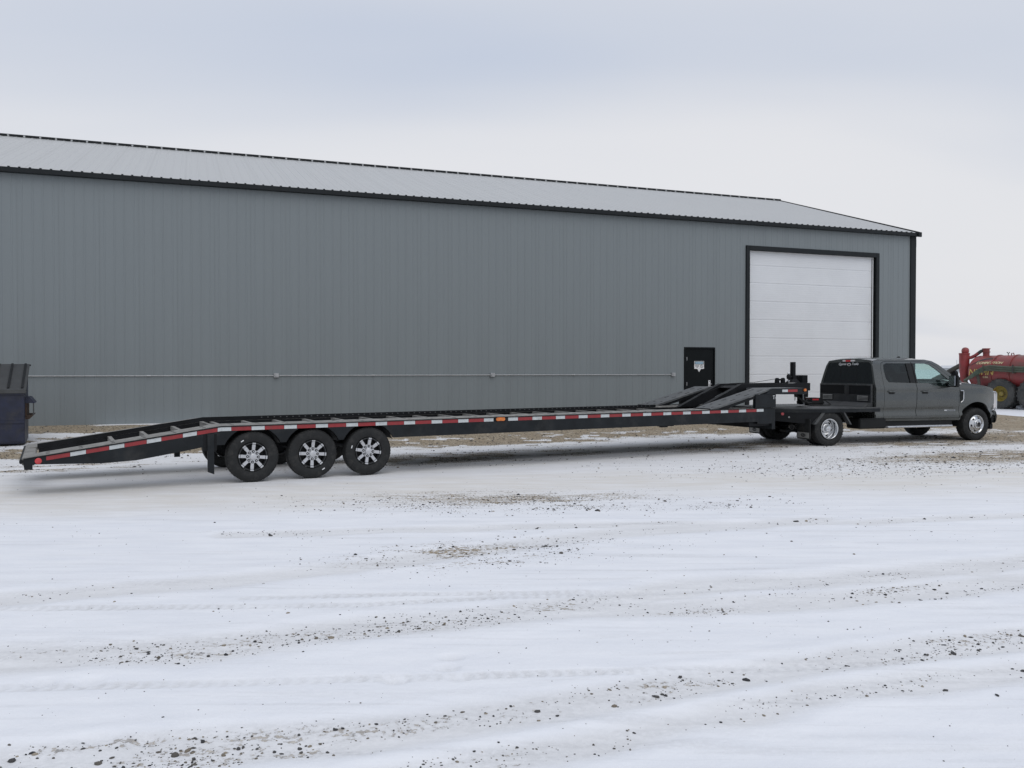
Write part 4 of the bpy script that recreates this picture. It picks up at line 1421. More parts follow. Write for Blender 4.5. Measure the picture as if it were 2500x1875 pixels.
        # inner arch liner
        pr = arc(FX, 0.42, 0.545, -4, 184, 20)
        n = len(pr)
        MB().add([(p, sd * 0.96, q) for p, q in pr] + [(p, sd * 0.62, q) for p, q in pr], [(i, i + 1, i + 1 + n, i + n) for i in range(n - 1)]).build('arch_liner', M_PLAST, K)
        # headlamp: chrome bracket round a clear lens
        hl = MB().prism([(5.045, 1.195), (5.15, 1.19), (5.205, 1.15), (5.21, 0.80), (5.14, 0.76), (5.10, 0.90)], sd * 0.62, sd * (0.915)).build('headlamp', M_CLENS, K, bevel=0.012)
        MB().tube([(5.06, sd * 0.935, 1.195), (5.16, sd * 0.93, 1.19), (5.215, sd * 0.915, 1.15), (5.222, sd * 0.91, 0.95), (5.218, sd * 0.91, 0.78), (5.15, sd * 0.925, 0.755)], 0.016, 8).build('lamp_bracket', M_CHROME, hl)
        # running board
        MB().prism([(sd * 0.90, 0.36), (sd * 1.07, 0.365), (sd * 1.085, 0.385), (sd * 1.07, 0.405), (sd * 0.90, 0.41)], 1.75, 3.68, 'x').build('running_board', M_CHROME if False else M_ALLOY, K, bevel=0.006)
        MB().box(1.62, 3.80, sd * 0.60 if sd > 0 else -0.93, 0.93 if sd > 0 else -0.60, 0.40, 0.52).build('rocker', M_PLAST, K)
        # tow mirror
        mi = MB().add([], [])
        y0, y1 = sorted((sd * 1.10, sd * 1.34))
        mir = MB().hexa([(3.50, y0, 1.32), (3.66, y0, 1.32), (3.66, y1, 1.34), (3.50, y1, 1.34), (3.52, y0, 1.64), (3.62, y0, 1.64), (3.62, y1, 1.63), (3.52, y1, 1.63)]).build('mirror', M_PLAST, K, bevel=0.035)
        MB().tube([(3.62, sd * 0.93, 1.40), (3.60, sd * 1.12, 1.43)], 0.038, 8).tube([(3.62, sd * 0.95, 1.34), (3.60, sd * 1.12, 1.36)], 0.028, 8).build('mirror_arm', M_PLAST, mir)
        box('mirror_glass', M_CHROME, mir, 3.493, 3.505, y0 + 0.03, y1 - 0.03, 1.36, 1.60)
        box('mirror_marker', M_CLENS, mir, 3.62, 3.70, *sorted((sd * 1.20, sd * 1.30)), 1.395, 1.425)
    # ---- roof, crowned
    def roof(a, b):
        x = 1.52 + (3.34 - 1.52) * a
        t = 2 * b - 1
        edge = 0.775
        z = 1.985 + 0.062 * (1 - abs(t) ** 2.6)
        if a < 0.12:
            z -= 0.035 * ((0.12 - a) / 0.12) ** 2
        if a > 0.72:
            z -= 0.085 * ((a - 0.72) / 0.28) ** 1.8
        return (x, t * edge, z)
    bm = bmesh.new()
    nu, nv = 22, 17
    g = [[bm.verts.new(roof(i / (nu - 1), j / (nv - 1))) for i in range(nu)] for j in range(nv)]
    for j in range(nv - 1):
        for i in range(nu - 1):
            bm.faces.new((g[j][i], g[j][i + 1], g[j + 1][i + 1], g[j + 1][i]))
    r = bmesh.ops.extrude_face_region(bm, geom=bm.faces[:])
    for v in r['geom']:
        if isinstance(v, bmesh.types.BMVert):
            v.co.z -= 0.035
    bmesh.ops.recalc_face_normals(bm, faces=bm.faces)
    finish(bm, 'roof', M_PAINT, K, 40)
    MB().prism(arc(3.02, 2.03, 0.05, 0, 180, 8), -0.02, 0.02).build('antenna_fin', M_PLAST, K, bevel=0.006)
    # ---- cab back with its dark glass
    def backx(z):
        return 1.452 + max(0, z - 1.36) * 0.11
    bo = [(-0.97, 0.56), (0.97, 0.56), (0.985, 1.0), (0.97, 1.36), (0.93, 1.50), (0.80, 1.90), (0.75, 1.965), (0.6, 1.985), (-0.6, 1.985), (-0.75, 1.965), (-0.80, 1.90), (-0.93, 1.50), (-0.97, 1.36), (-0.985, 1.0)]
    gl = [(-0.90, 1.41), (0.90, 1.41), (0.88, 1.52), (0.765, 1.88), (0.70, 1.925), (-0.70, 1.925), (-0.765, 1.88), (-0.88, 1.52)]

    def backpanel(name, m, par, outl, holes, dx, th):
        bm = bmesh.new()
        ed = []
        for loop in [outl] + holes:
            vv = [bm.verts.new((0, a, b)) for a, b in loop]
            ed += [bm.edges.new((vv[i], vv[(i + 1) % len(vv)])) for i in range(len(vv))]
        bmesh.ops.triangle_fill(bm, edges=ed, use_beauty=True)
        r = bmesh.ops.extrude_face_region(bm, geom=bm.faces[:])
        ns = set(g_ for g_ in r['geom'] if isinstance(g_, bmesh.types.BMVert))
        for v in bm.verts:
            v.co.x = backx(v.co.z) + dx + (th if v in ns else 0)
        bmesh.ops.recalc_face_normals(bm, faces=bm.faces)
        return finish(bm, name, m, par, 30)
    cb = backpanel('cab_back', M_PAINT, K, bo, [gl], 0.0, 0.06)
    rw = backpanel('rear_window', G_TINT, K, [(a * 1.012, b) for a, b in gl], [], 0.012, 0.008)
    backpanel('slider_frame', M_PLAST, rw, [(-0.30, 1.47), (0.30, 1.47), (0.28, 1.86), (-0.28, 1.86)], [[(-0.285, 1.485), (0.285, 1.485), (0.268, 1.845), (-0.268, 1.845)]], 0.010, 0.004)
    # window banner
    bx = backx(1.875) + 0.0095
    stk = dict(rot=(rad(90 - 6), 0, rad(-90)))
    text('sticker_text', 'Cypress', M_WHITE, rw, (bx, 0.385, 1.858), stk['rot'], 0.085, shear=0.35, ext=0.001, bold=0.001)
    text('sticker_text', 'Trucks', M_WHITE, rw, (bx, -0.085, 1.858), stk['rot'], 0.085, shear=0.35, ext=0.001, bold=0.001)
    el = [(0.055 * 1.25 * math.cos(t), 1.872 + 0.036 * math.sin(t)) for t in np.linspace(0, 2 * math.pi, 25)[:-1]]
    MB().prism(el, bx - 0.002, bx + 0.001, 'x').build('sticker_oval', M_WHITE, rw)
    el = [(0.035 * 1.25 * math.cos(t), 1.872 + 0.018 * math.sin(t)) for t in np.linspace(0, 2 * math.pi, 21)[:-1]]
    MB().prism(el, bx - 0.004, bx - 0.0022, 'x').build('sticker_emblem', M_BULK, rw)
    # third brake lamp
    bl = MB().box(1.485, 1.53, -0.21, 0.21, 1.942, 1.985).build('brake_lamp', M_CLENS, K, bevel=0.01)
    box('red_lens', M_RLENS, bl, 1.480, 1.5, -0.09, 0.09, 1.938, 1.986, bevel=0.006)
    # ---- hood, windscreen
    def hood(a, b):
        x = 3.98 + (5.13 - 3.98) * a
        t = 2 * b - 1
        edge = hw(x, 1.28) - 0.045
        z = 1.435 - 0.115 * a - 0.05 * a ** 4
        z += 0.045 * (1 - abs(t) ** 3) + 0.028 * (1 / (1 + math.exp((abs(t) - 0.5) * 26)))
        return (x, t * edge, z)
    bm = bmesh.new()
    nu, nv = 18, 25
    g = [[bm.verts.new(hood(i / (nu - 1), j / (nv - 1))) for i in range(nu)] for j in range(nv)]
    for j in range(nv - 1):
        for i in range(nu - 1):
            bm.faces.new((g[j][i], g[j][i + 1], g[j + 1][i + 1], g[j + 1][i]))
    r = bmesh.ops.extrude_face_region(bm, geom=bm.faces[:])
    for v in r['geom']:
        if isinstance(v, bmesh.types.BMVert):
            v.co.z -= 0.06
    bmesh.ops.recalc_face_normals(bm, faces=bm.faces)
    finish(bm, 'hood', M_PAINT, K, 40)
    ws = MB().grid(lambda a, b: (3.98 - 0.66 * b + 0.06 * (1 - (2 * a - 1) ** 2), (2 * a - 1) * (0.90 - 0.16 * b), 1.475 + 0.465 * b + 0.02 * math.sin(b * 3.1)), 15, 9)
    ws.build('windscreen', G_SIDE, K)
    box('cowl', M_PLAST, K, 3.88, 4.06, -0.88, 0.88, 1.38, 1.462, bevel=0.01)
    # ---- front end
    gr = MB().box(5.08, 5.17, -0.60, 0.60, 0.78, 1.25).build('grille', M_PLAST, K, bevel=0.015)
    for zz in (0.88, 1.02, 1.15):
        box('grille_bar', M_CHROME, gr, 5.172, 5.215, -0.60, 0.60, zz - 0.03, zz + 0.03, bevel=0.01)
    fb = MB().prism([(-1.0, 0.44), (1.0, 0.44), (1.0, 0.73), (-1.0, 0.73)], 5.15, 5.16, 'x')
    bump = MB().grid(lambda a, b: (5.36 - 0.20 * abs(2 * a - 1) ** 3.2 - 0.05 * (2 * b - 1) ** 2, (2 * a - 1) * 0.985, 0.43 + 0.30 * b), 25, 7)
    bump.add([(5.10, -0.99, 0.46), (5.12, -0.985, 0.72), (5.105, -0.93, 0.72), (5.09, -0.93, 0.46)], [(0, 1, 2, 3)])
    bump.build('front_bumper', M_CHROME, K)
    box('bumper_core', M_PLAST, K, 5.04, 5.16, -0.93, 0.93, 0.42, 0.70)
    MB().box(5.02, 5.14, -0.90, 0.90, 0.26, 0.415).build('air_dam', M_PLAST, K, bevel=0.02)
    # ---- interior
    for yy in (-0.42, 0.42):
        for xx in (1.95, 2.95):
            s_ = MB().hexa([(xx, yy - 0.26, 0.95), (xx + 0.5, yy - 0.26, 0.95), (xx + 0.5, yy + 0.26, 0.95), (xx, yy + 0.26, 0.95), (xx, yy - 0.26, 1.10), (xx + 0.5, yy - 0.26, 1.12), (xx + 0.5, yy + 0.26, 1.12), (xx, yy + 0.26, 1.10)])
            s_.hexa([(xx - 0.05, yy - 0.25, 1.10), (xx + 0.10, yy - 0.25, 1.10), (xx + 0.10, yy + 0.25, 1.10), (xx - 0.05, yy + 0.25, 1.10), (xx - 0.16, yy - 0.22, 1.66), (xx - 0.06, yy - 0.22, 1.66), (xx - 0.06, yy + 0.22, 1.66), (xx - 0.16, yy + 0.22, 1.66)])
            s_.box(xx - 0.19, xx - 0.10, yy - 0.12, yy + 0.12, 1.68, 1.84)
            s_.build('seat', M_INT, K, bevel=0.03)
    MB().prism([(3.50, 1.10), (3.95, 1.10), (3.95, 1.40), (3.80, 1.44), (3.58, 1.42)], -0.90, 0.90).build('dashboard', M_INT, K, bevel=0.03)
    pts = [(3.42 + 0.07 * math.sin(t), 0.42 + 0.19 * math.cos(t), 1.36 + 0.17 * math.sin(t)) for t in np.linspace(0, 2 * math.pi, 25)]
    MB().tube(pts, 0.016, 8, caps=False).tube([(3.46, 0.42, 1.36), (3.62, 0.42, 1.30)], 0.04, 8).build('steering_wheel', M_INT, K)
    box('headliner', M_INT, K, 1.56, 3.25, -0.74, 0.74, 1.925, 1.945)
    # ---- chassis
    for sd in (-1, 1):
        MB().prism([(-1.35, 0.62), (1.2, 0.62), (1.6, 0.50), (4.9, 0.48), (4.9, 0.60), (1.6, 0.62), (1.25, 0.74), (-1.35, 0.74)], sd * 0.44, sd * 0.50).build('chassis_rail', M_BLACK, K)
    MB().tube([(0, -0.95, 0.39), (0, 0.95, 0.39)], 0.07, 12).lathe([(0.0, -0.19), (0.12, -0.14), (0.18, 0), (0.12, 0.14), (0, 0.19)], (0, 0, 0.40), 20, ax='x').build('rear_axle', M_BLACK, K)
    MB().tube([(FX, -0.8, 0.38), (FX, 0.8, 0.38)], 0.06, 12).build('front_axle', M_BLACK, K)
    MB().tube([(3.55, -0.55, 0.34), (4.3, -0.55, 0.40)], 0.03, 8).tube([(3.55, 0.55, 0.34), (4.3, 0.55, 0.40)], 0.03, 8).build('radius_arm', M_BLACK, K)
    MB().box(0.98, 1.75, -1.02, -0.55, 0.355, 0.60).build('fuel_tank', M_PLAST, K, bevel=0.025)
    MB().box(0.98, 1.75, 0.55, 1.02, 0.40, 0.60).build('step_box', M_PLAST, K, bevel=0.02)
    # ---- flatbed with tapered tail
    HT = 0.865
    outl = [(1.41, -1.20), (1.41, 1.20), (-0.22, 1.20), (-1.42, 0.62), (-1.42, -0.62), (-0.22, -1.20)]
    MB().prism(outl, HT - 0.022, HT, 'z').build('bed_deck', M_DECK, K, bevel=0.003)
    mb = MB()
    ring = [(a, b) for a, b in outl]
    inner = [(a * 0.965 + 0.01, b * 0.965) for a, b in outl]
    n = len(ring)
    for i in range(n):
        j = (i + 1) % n
        p = [(*ring[i], HT - 0.10), (*ring[j], HT - 0.10), (*inner[j], HT - 0.10), (*inner[i], HT - 0.10), (*ring[i], HT - 0.023), (*ring[j], HT - 0.023), (*inner[j], HT - 0.023), (*inner[i], HT - 0.023)]
        mb.hexa(p)
    mb.build('bed_frame', M_FRAME, K)
    for xx in (-1.1, -0.6, 0.7, 1.15):
        w = 1.15 if xx > -0.2 else 1.12 - (-0.22 - xx) * 0.48
        box('bed_cross_member', M_BLACK, K, xx, xx + 0.06, -w, w, 0.745, HT - 0.024)
    MB().box(-1.30, -1.24, -0.66, 0.66, 0.44, 0.76).build('tail_skirt', M_BLACK, K)
    for sd in (-1, 1):
        # angled skirts of the taper, with lamps
        sk = MB().add([(-0.24, sd * 1.17, 0.764), (-1.40, sd * 0.61, 0.764), (-1.40, sd * 0.61, 0.60), (-0.62, sd * 0.985, 0.52), (-0.24, sd * 1.17, 0.52),
                       (-0.24, sd * 1.14, 0.764), (-1.40, sd * 0.58, 0.764), (-1.40, sd * 0.58, 0.60), (-0.62, sd * 0.955, 0.52), (-0.24, sd * 1.14, 0.52)],
                      [(0, 1, 2, 3, 4), (9, 8, 7, 6, 5), (0, 5, 6, 1), (1, 6, 7, 2), (2, 7, 8, 3), (3, 8, 9, 4), (4, 9, 5, 0)]).build('tail_panel', M_BLACK, K)
        nx, ny = -0.436, sd * -0.9 if False else sd * 0.9
        for f, m, rr in ((0.64, M_RLENS, 0.034), (0.53, M_PLATE, 0.02)):
            cx, cyy = -0.24 + (-1.16) * f, sd * (1.17 - 0.56 * f)
            nv_ = Vector((-0.56, sd * 1.16, 0)).normalized()
            c0 = Vector((cx, cyy, 0.735 if rr > 0.03 else 0.66))
            MB().tube([tuple(c0 - nv_ * 0.005), tuple(c0 + nv_ * 0.016)], rr, 16).build('tail_lamp' if rr > 0.03 else 'lamp_socket', m, sk)
        # trapezoid fender braces over the dual wheels
        for p in ([(-0.42, 0.50), (-0.34, 0.50), (-0.10, 0.764), (-0.20, 0.764)], [(0.44, 0.764), (0.39, 0.764), (0.585, 0.48), (0.63, 0.48)]):
            MB().prism(p, *sorted((sd * 1.185, sd * 1.05))).build('fender_brace', M_DECK, K, bevel=0.004)
        # mud flap with a plate and an oval
        y0, y1 = sorted((sd * 0.72, sd * 1.20))
        fl = MB().prism([(y0, 0.62), (y1, 0.62), (y1, 0.19)] + [(y1 - 0.03, 0.155), (y0 + 0.03, 0.155)] + [(y0, 0.19)], -0.53, -0.515, 'x').build('mud_flap', M_RUB, K)
        cyf = (y0 + y1) / 2
        pl_ = MB().box(-0.536, -0.531, y0 + 0.03, y1 - 0.03, 0.185, 0.315).build('flap_plate', M_PLATE, fl)
        el = [(cyf + 0.085 * math.cos(t), 0.25 + 0.04 * math.sin(t)) for t in np.linspace(0, 2 * math.pi, 29)[:-1]]
        MB().prism(el, -0.5385, -0.5362, 'x').build('flap_oval', M_BLACKP, fl)
        text('flap_script', 'Ford', M_PLATE, fl, (-0.5395, cyf + 0.052, 0.232), (rad(90), 0, rad(-90)), 0.058, shear=0.4, ext=0.0006)
    # twin exhaust tips turned out to the side
    for xx in (-0.66, -0.52):
        tip = MB().lathe([(0.050, 0.0), (0.056, -0.012), (0.060, 0.0), (0.060, 0.26), (0.052, 0.26), (0.049, 0.01)], (0, 0, 0), 24, ax='x').build('exhaust_tip', M_PLATE, K)
        tip.location = (xx, -0.72, 0.42)
        tip.rotation_euler = (0, 0, rad(58))
        MB().lathe([(0.0, 0.10), (0.05, 0.10)], (0, 0, 0), 20, ax='x').build('exhaust_core', M_BLACKP, tip)
    MB().box(-0.80, -0.42, -0.70, -0.45, 0.30, 0.35).build('exhaust_hanger', M_BLACK, K)
    # ---- bulkhead rack behind the cab
    bh = empty('bulkhead', parent=K)
    MB().box(1.385, 1.43, -0.93, -0.90, HT, 1.395).box(1.385, 1.43, 0.90, 0.93, HT, 1.395).box(1.385, 1.43, -0.8995, 0.8995, 1.362, 1.395).build('frame', M_DECK, bh, bevel=0.006)
    MB().box(1.395, 1.425, -0.898, 0.898, HT + 0.01, 1.15).build('lower_panel', M_BULK, bh)
    MB().box(1.40, 1.42, -0.898, -0.155, 1.152, 1.36).build('upper_mesh', M_BLACK, bh)
    MB().box(1.40, 1.42, 0.02, 0.898, 1.152, 1.36).build('upper_mesh', M_BLACK, bh)
    MB().box(1.39, 1.425, -0.15, 0.015, 1.152, 1.36).build('post', M_BULK, bh, bevel=0.006)
    for c0 in (-0.84, 0.42):
        lv = MB().box(1.388, 1.3945, c0, c0 + 0.40, 0.995, 1.135).build('louvre', M_BLACKP, bh)
        for k in range(4):
            zz = 1.012 + 0.032 * k
            MB().hexa([(1.372, c0 + 0.02, zz - 0.006), (1.386, c0 + 0.02, zz + 0.004), (1.386, c0 + 0.38, zz + 0.004), (1.372, c0 + 0.38, zz - 0.006), (1.372, c0 + 0.02, zz), (1.386, c0 + 0.02, zz + 0.012), (1.386, c0 + 0.38, zz + 0.012), (1.372, c0 + 0.38, zz)]).build('slat', M_PLATE, lv)
    MB().prism([(1.20, HT + 0.001), (1.384, HT + 0.001), (1.384, HT + 0.10), (1.34, HT + 0.10)], -0.95, 0.95).build('bed_headboard', M_BULK, K, bevel=0.006)
    # winch box with a red lens on the bed, gooseneck hitch
    wb = MB().hexa([(0.50, 0.12, HT + 0.04), (0.92, 0.12, HT + 0.04), (0.92, 0.46, HT + 0.04), (0.50, 0.46, HT + 0.04), (0.53, 0.15, HT + 0.19), (0.84, 0.15, HT + 0.19), (0.84, 0.43, HT + 0.19), (0.53, 0.43, HT + 0.19)]).build('control_box', M_PLAST, K, bevel=0.015)
    box('box_legs', M_BLACK, wb, 0.54, 0.88, 0.16, 0.42, HT, HT + 0.039)
    MB().box(0.524, 0.532, 0.19, 0.36, HT + 0.125, HT + 0.165).box(0.56, 0.74, 0.138, 0.146, HT + 0.125, HT + 0.165).build('red_lens', M_RLENS, wb)
    MB().tube([(0.55, 0.2, HT + 0.12), (0.42, 0.15, HT + 0.16), (0.32, 0.10, HT + 0.10), (0.36, 0.0, HT + 0.03), (0.62, -0.1, HT + 0.02), (0.9, -0.05, HT + 0.02), (1.1, 0.2, HT + 0.03)], 0.014, 8).build('cable', M_RUB, K)
    MB().tube([(0.90, 0.3, HT + 0.14), (1.05, 0.28, HT + 0.11), (1.18, 0.25, HT + 0.02)], 0.012, 8).build('cable', M_RUB, K)
    MB().lathe([(0.13, 0.0), (0.13, 0.008), (0.0, 0.009)], (0.15, 0, HT + 0.0005), 28, ax='z').build('hitch_plate', M_PLATE, K)
    # ---- wheels
    def dish(name, par, prof, seg, m, skip=None):
        return MB().lathe(prof, seg=seg, skip=skip).build(name, m, par)
    def hand_hole(par, r, y, a, b, tilt, ph):
        # dark oval opening set a touch proud of the pressed steel
        pts = []
        for i in range(16):
            q = 2 * math.pi * i / 16
            t_, s_ = a * math.cos(q), b * math.sin(q)
            rr_ = r + s_ * math.cos(rad(tilt))
            yy_ = y - 0.0025 - s_ * math.sin(rad(tilt))
            pts.append((rr_ * math.cos(ph) - t_ * math.sin(ph), yy_, rr_ * math.sin(ph) + t_ * math.cos(ph)))
        back = [(p[0], p[1] + 0.006, p[2]) for p in pts]
        n_ = len(pts)
        MB().add(pts + back, [tuple(range(n_)), tuple(range(2 * n_ - 1, n_ - 1, -1))] + [(i, (i + 1) % n_, (i + 1) % n_ + n_, i + n_) for i in range(n_)]).build('hand_hole', M_BLACKP, par)
    # front: convex chrome face with hand holes
    fw0 = None
    for sd in (-1, 1):
        Wf = empty('front_wheel', (FX, sd * 0.895, 0.40), (0, rad(8), 0 if sd < 0 else math.pi), K)
        if fw0 is None:
            fw0 = Wf
            tyre('tyre', Wf, 0.402, 0.232, 0.26)
            pf = [(0.232, -0.115), (0.228, -0.13), (0.216, -0.132), (0.206, -0.118), (0.196, -0.108), (0.178, -0.118), (0.150, -0.136), (0.128, -0.146), (0.108, -0.148), (0.100, -0.150)]
            dish('rim', Wf, pf, 64, M_CHROME)
            for k in range(6):
                hand_hole(Wf, 0.160, -0.1315, 0.030, 0.021, -32, 2 * math.pi * (k + 0.3) / 6)
            dish('barrel', Wf, [(0.196, -0.10), (0.19, 0.10), (0.05, 0.08)], 40, M_BLACK)
            dish('hub', Wf, [(0.10, -0.150), (0.10, -0.172), (0.094, -0.178), (0.072, -0.180), (0.066, -0.200), (0.058, -0.204)], 40, M_CHROME)
            dish('hub_bore', Wf, [(0.058, -0.204), (0.05, -0.198), (0.0, -0.194)], 32, M_BLACKP)
            for k in range(8):
                a_ = 2 * math.pi * k / 8
                MB().lathe([(0.0, -0.19), (0.009, -0.19), (0.012, -0.176), (0.012, -0.15)], (0.083 * math.cos(a_), 0, 0.083 * math.sin(a_)), 6).build('lug_nut', M_CHROME, Wf)
        else:
            for ch in fw0.children:
                inst(ch, ch.name.split('.')[0], Wf)
    # rear duals: deep dish outer wheel
    rw0 = None
    for sd in (-1, 1):
        Wr = empty('rear_wheel', (0.02, sd * 1.07, 0.39), (0, rad(20), 0 if sd < 0 else math.pi), K)
        if rw0 is None:
            rw0 = Wr
            tyre('tyre', Wr, 0.392, 0.236, 0.225)
            pf = [(0.236, -0.095), (0.234, -0.112), (0.222, -0.115), (0.212, -0.104), (0.205, -0.085), (0.200, 0.02), (0.188, 0.045), (0.160, 0.052), (0.128, 0.045), (0.118, 0.035)]
            dish('rim', Wr, pf, 64, M_CHROME)
            for k in range(6):
                hand_hole(Wr, 0.158, 0.0495, 0.032, 0.024, 6, 2 * math.pi * (k + 0.1) / 6)
            dish('barrel', Wr, [(0.202, 0.03), (0.198, 0.10), (0.03, 0.09)], 40, M_BLACKP)
            dish('hub', Wr, [(0.118, 0.035), (0.114, -0.008), (0.100, -0.018), (0.080, -0.020), (0.070, -0.055), (0.060, -0.072), (0.030, -0.078), (0.0, -0.079)], 40, M_CHROME)
            for k in range(8):
                a_ = 2 * math.pi * k / 8
                MB().lathe([(0.0, -0.034), (0.010, -0.034), (0.013, -0.018), (0.013, 0.0)], (0.09 * math.cos(a_), 0, 0.09 * math.sin(a_)), 6).build('lug_nut', M_CHROME, Wr)
            inn = tyre('inner_tyre', Wr, 0.390, 0.22, 0.225)
            inn.location = (0, 0.27, 0)
        else:
            for ch in rw0.children:
                o = inst(ch, ch.name.split('.')[0], Wr)


make_truck()


# ------------------------------------------------------------------ waste bin by the wall
def make_bin():
    a = rad(27)
    D = empty('waste_bin', (-10.6, 18.5, gz(-10.9, 18.6) - 0.02), (0, 0, a))
    tag(D, 'dark blue steel waste bin with grey ribbed sloping lid beside the shop wall', 'waste bin')
    w, dp, hf, hb = 1.85, 1.55, 1.20, 1.74
    sec = [(0.10, 0.06), (dp - 0.1, 0.06), (dp, hb), (0.0, hf)]
    MB().prism([(0.0, 0.10), (0.05, 0.05), (dp - 0.1, 0.05), (dp, 0.5), (dp, hb), (0.0, hf)], -w, 0.0, 'x').build('body', M_BIN, D, bevel=0.01)
    MB().box(-w - 0.02, 0.02, -0.025, 0.03, hf - 0.09, hf - 0.005).build('rim_bar', M_BIN, D, bevel=0.008)
    for xx in (-0.55, -1.25):
        MB().box(xx - 0.035, xx + 0.035, -0.03, -0.002, 0.12, hf - 0.1).build('rib', M_BIN, D, bevel=0.008)
    box('front_stiffener', M_BIN, D, -w, 0.0, -0.02, -0.001, 0.50, 0.56, bevel=0.006)
    sl = (hb - hf) / dp

    def lz(y):
        return hf + sl * y
    for x0, x1 in ((-w - 0.02, -0.94), (-0.92, 0.035)):
        lid = MB().prism([(-0.05, lz(-0.05) + 0.012), (dp + 0.03, lz(dp + 0.03) + 0.012), (dp + 0.03, lz(dp + 0.03) + 0.05), (-0.05, lz(-0.05) + 0.05), (-0.06, lz(-0.05) - 0.03), (-0.05, lz(-0.05) - 0.03)], x0, x1, 'x').build('lid', M_LID, D, bevel=0.006)
        n = 4
        for k in range(n):
            xx = x0 + 0.08 + (x1 - x0 - 0.16) * k / (n - 1)
            MB().prism([(0.02, lz(0.02) + 0.051), (dp - 0.02, lz(dp) + 0.048), (dp - 0.02, lz(dp) + 0.075), (0.02, lz(0.02) + 0.078)], xx - 0.022, xx + 0.022, 'x').build('lid_rib', M_PLAST, lid)
    MB().tube([(-w, dp + 0.02, hb + 0.03), (0.06, dp + 0.02, hb + 0.03)], 0.018, 8).build('hinge_rod', M_BLACK, D)
    # fork pocket on the side: a sleeve with sloped hoods
    p = MB().box(0.150, 0.170, 0.171, 0.30, 0.672, 0.928).build('fork_pocket', M_LID, D)
    MB().prism([(0.001, 0.93), (0.19, 0.93), (0.09, 1.06), (0.001, 1.06)], 0.171, 1.2).build('hood', M_BIN, p)
    MB().prism([(0.001, 0.58), (0.08, 0.58), (0.17, 0.67), (0.001, 0.67)], 0.171, 1.2).build('shelf', M_RUST, p)
    box('bracket', M_RUST, p, 0.001, 0.035, 0.171, 1.2, 0.671, 0.929)
    for xx in (-0.2, -1.65):
        MB().box(xx - 0.06, xx + 0.06, 0.2, 1.2, 0.0, 0.049).build('skid', M_BLACK, D)


make_bin()


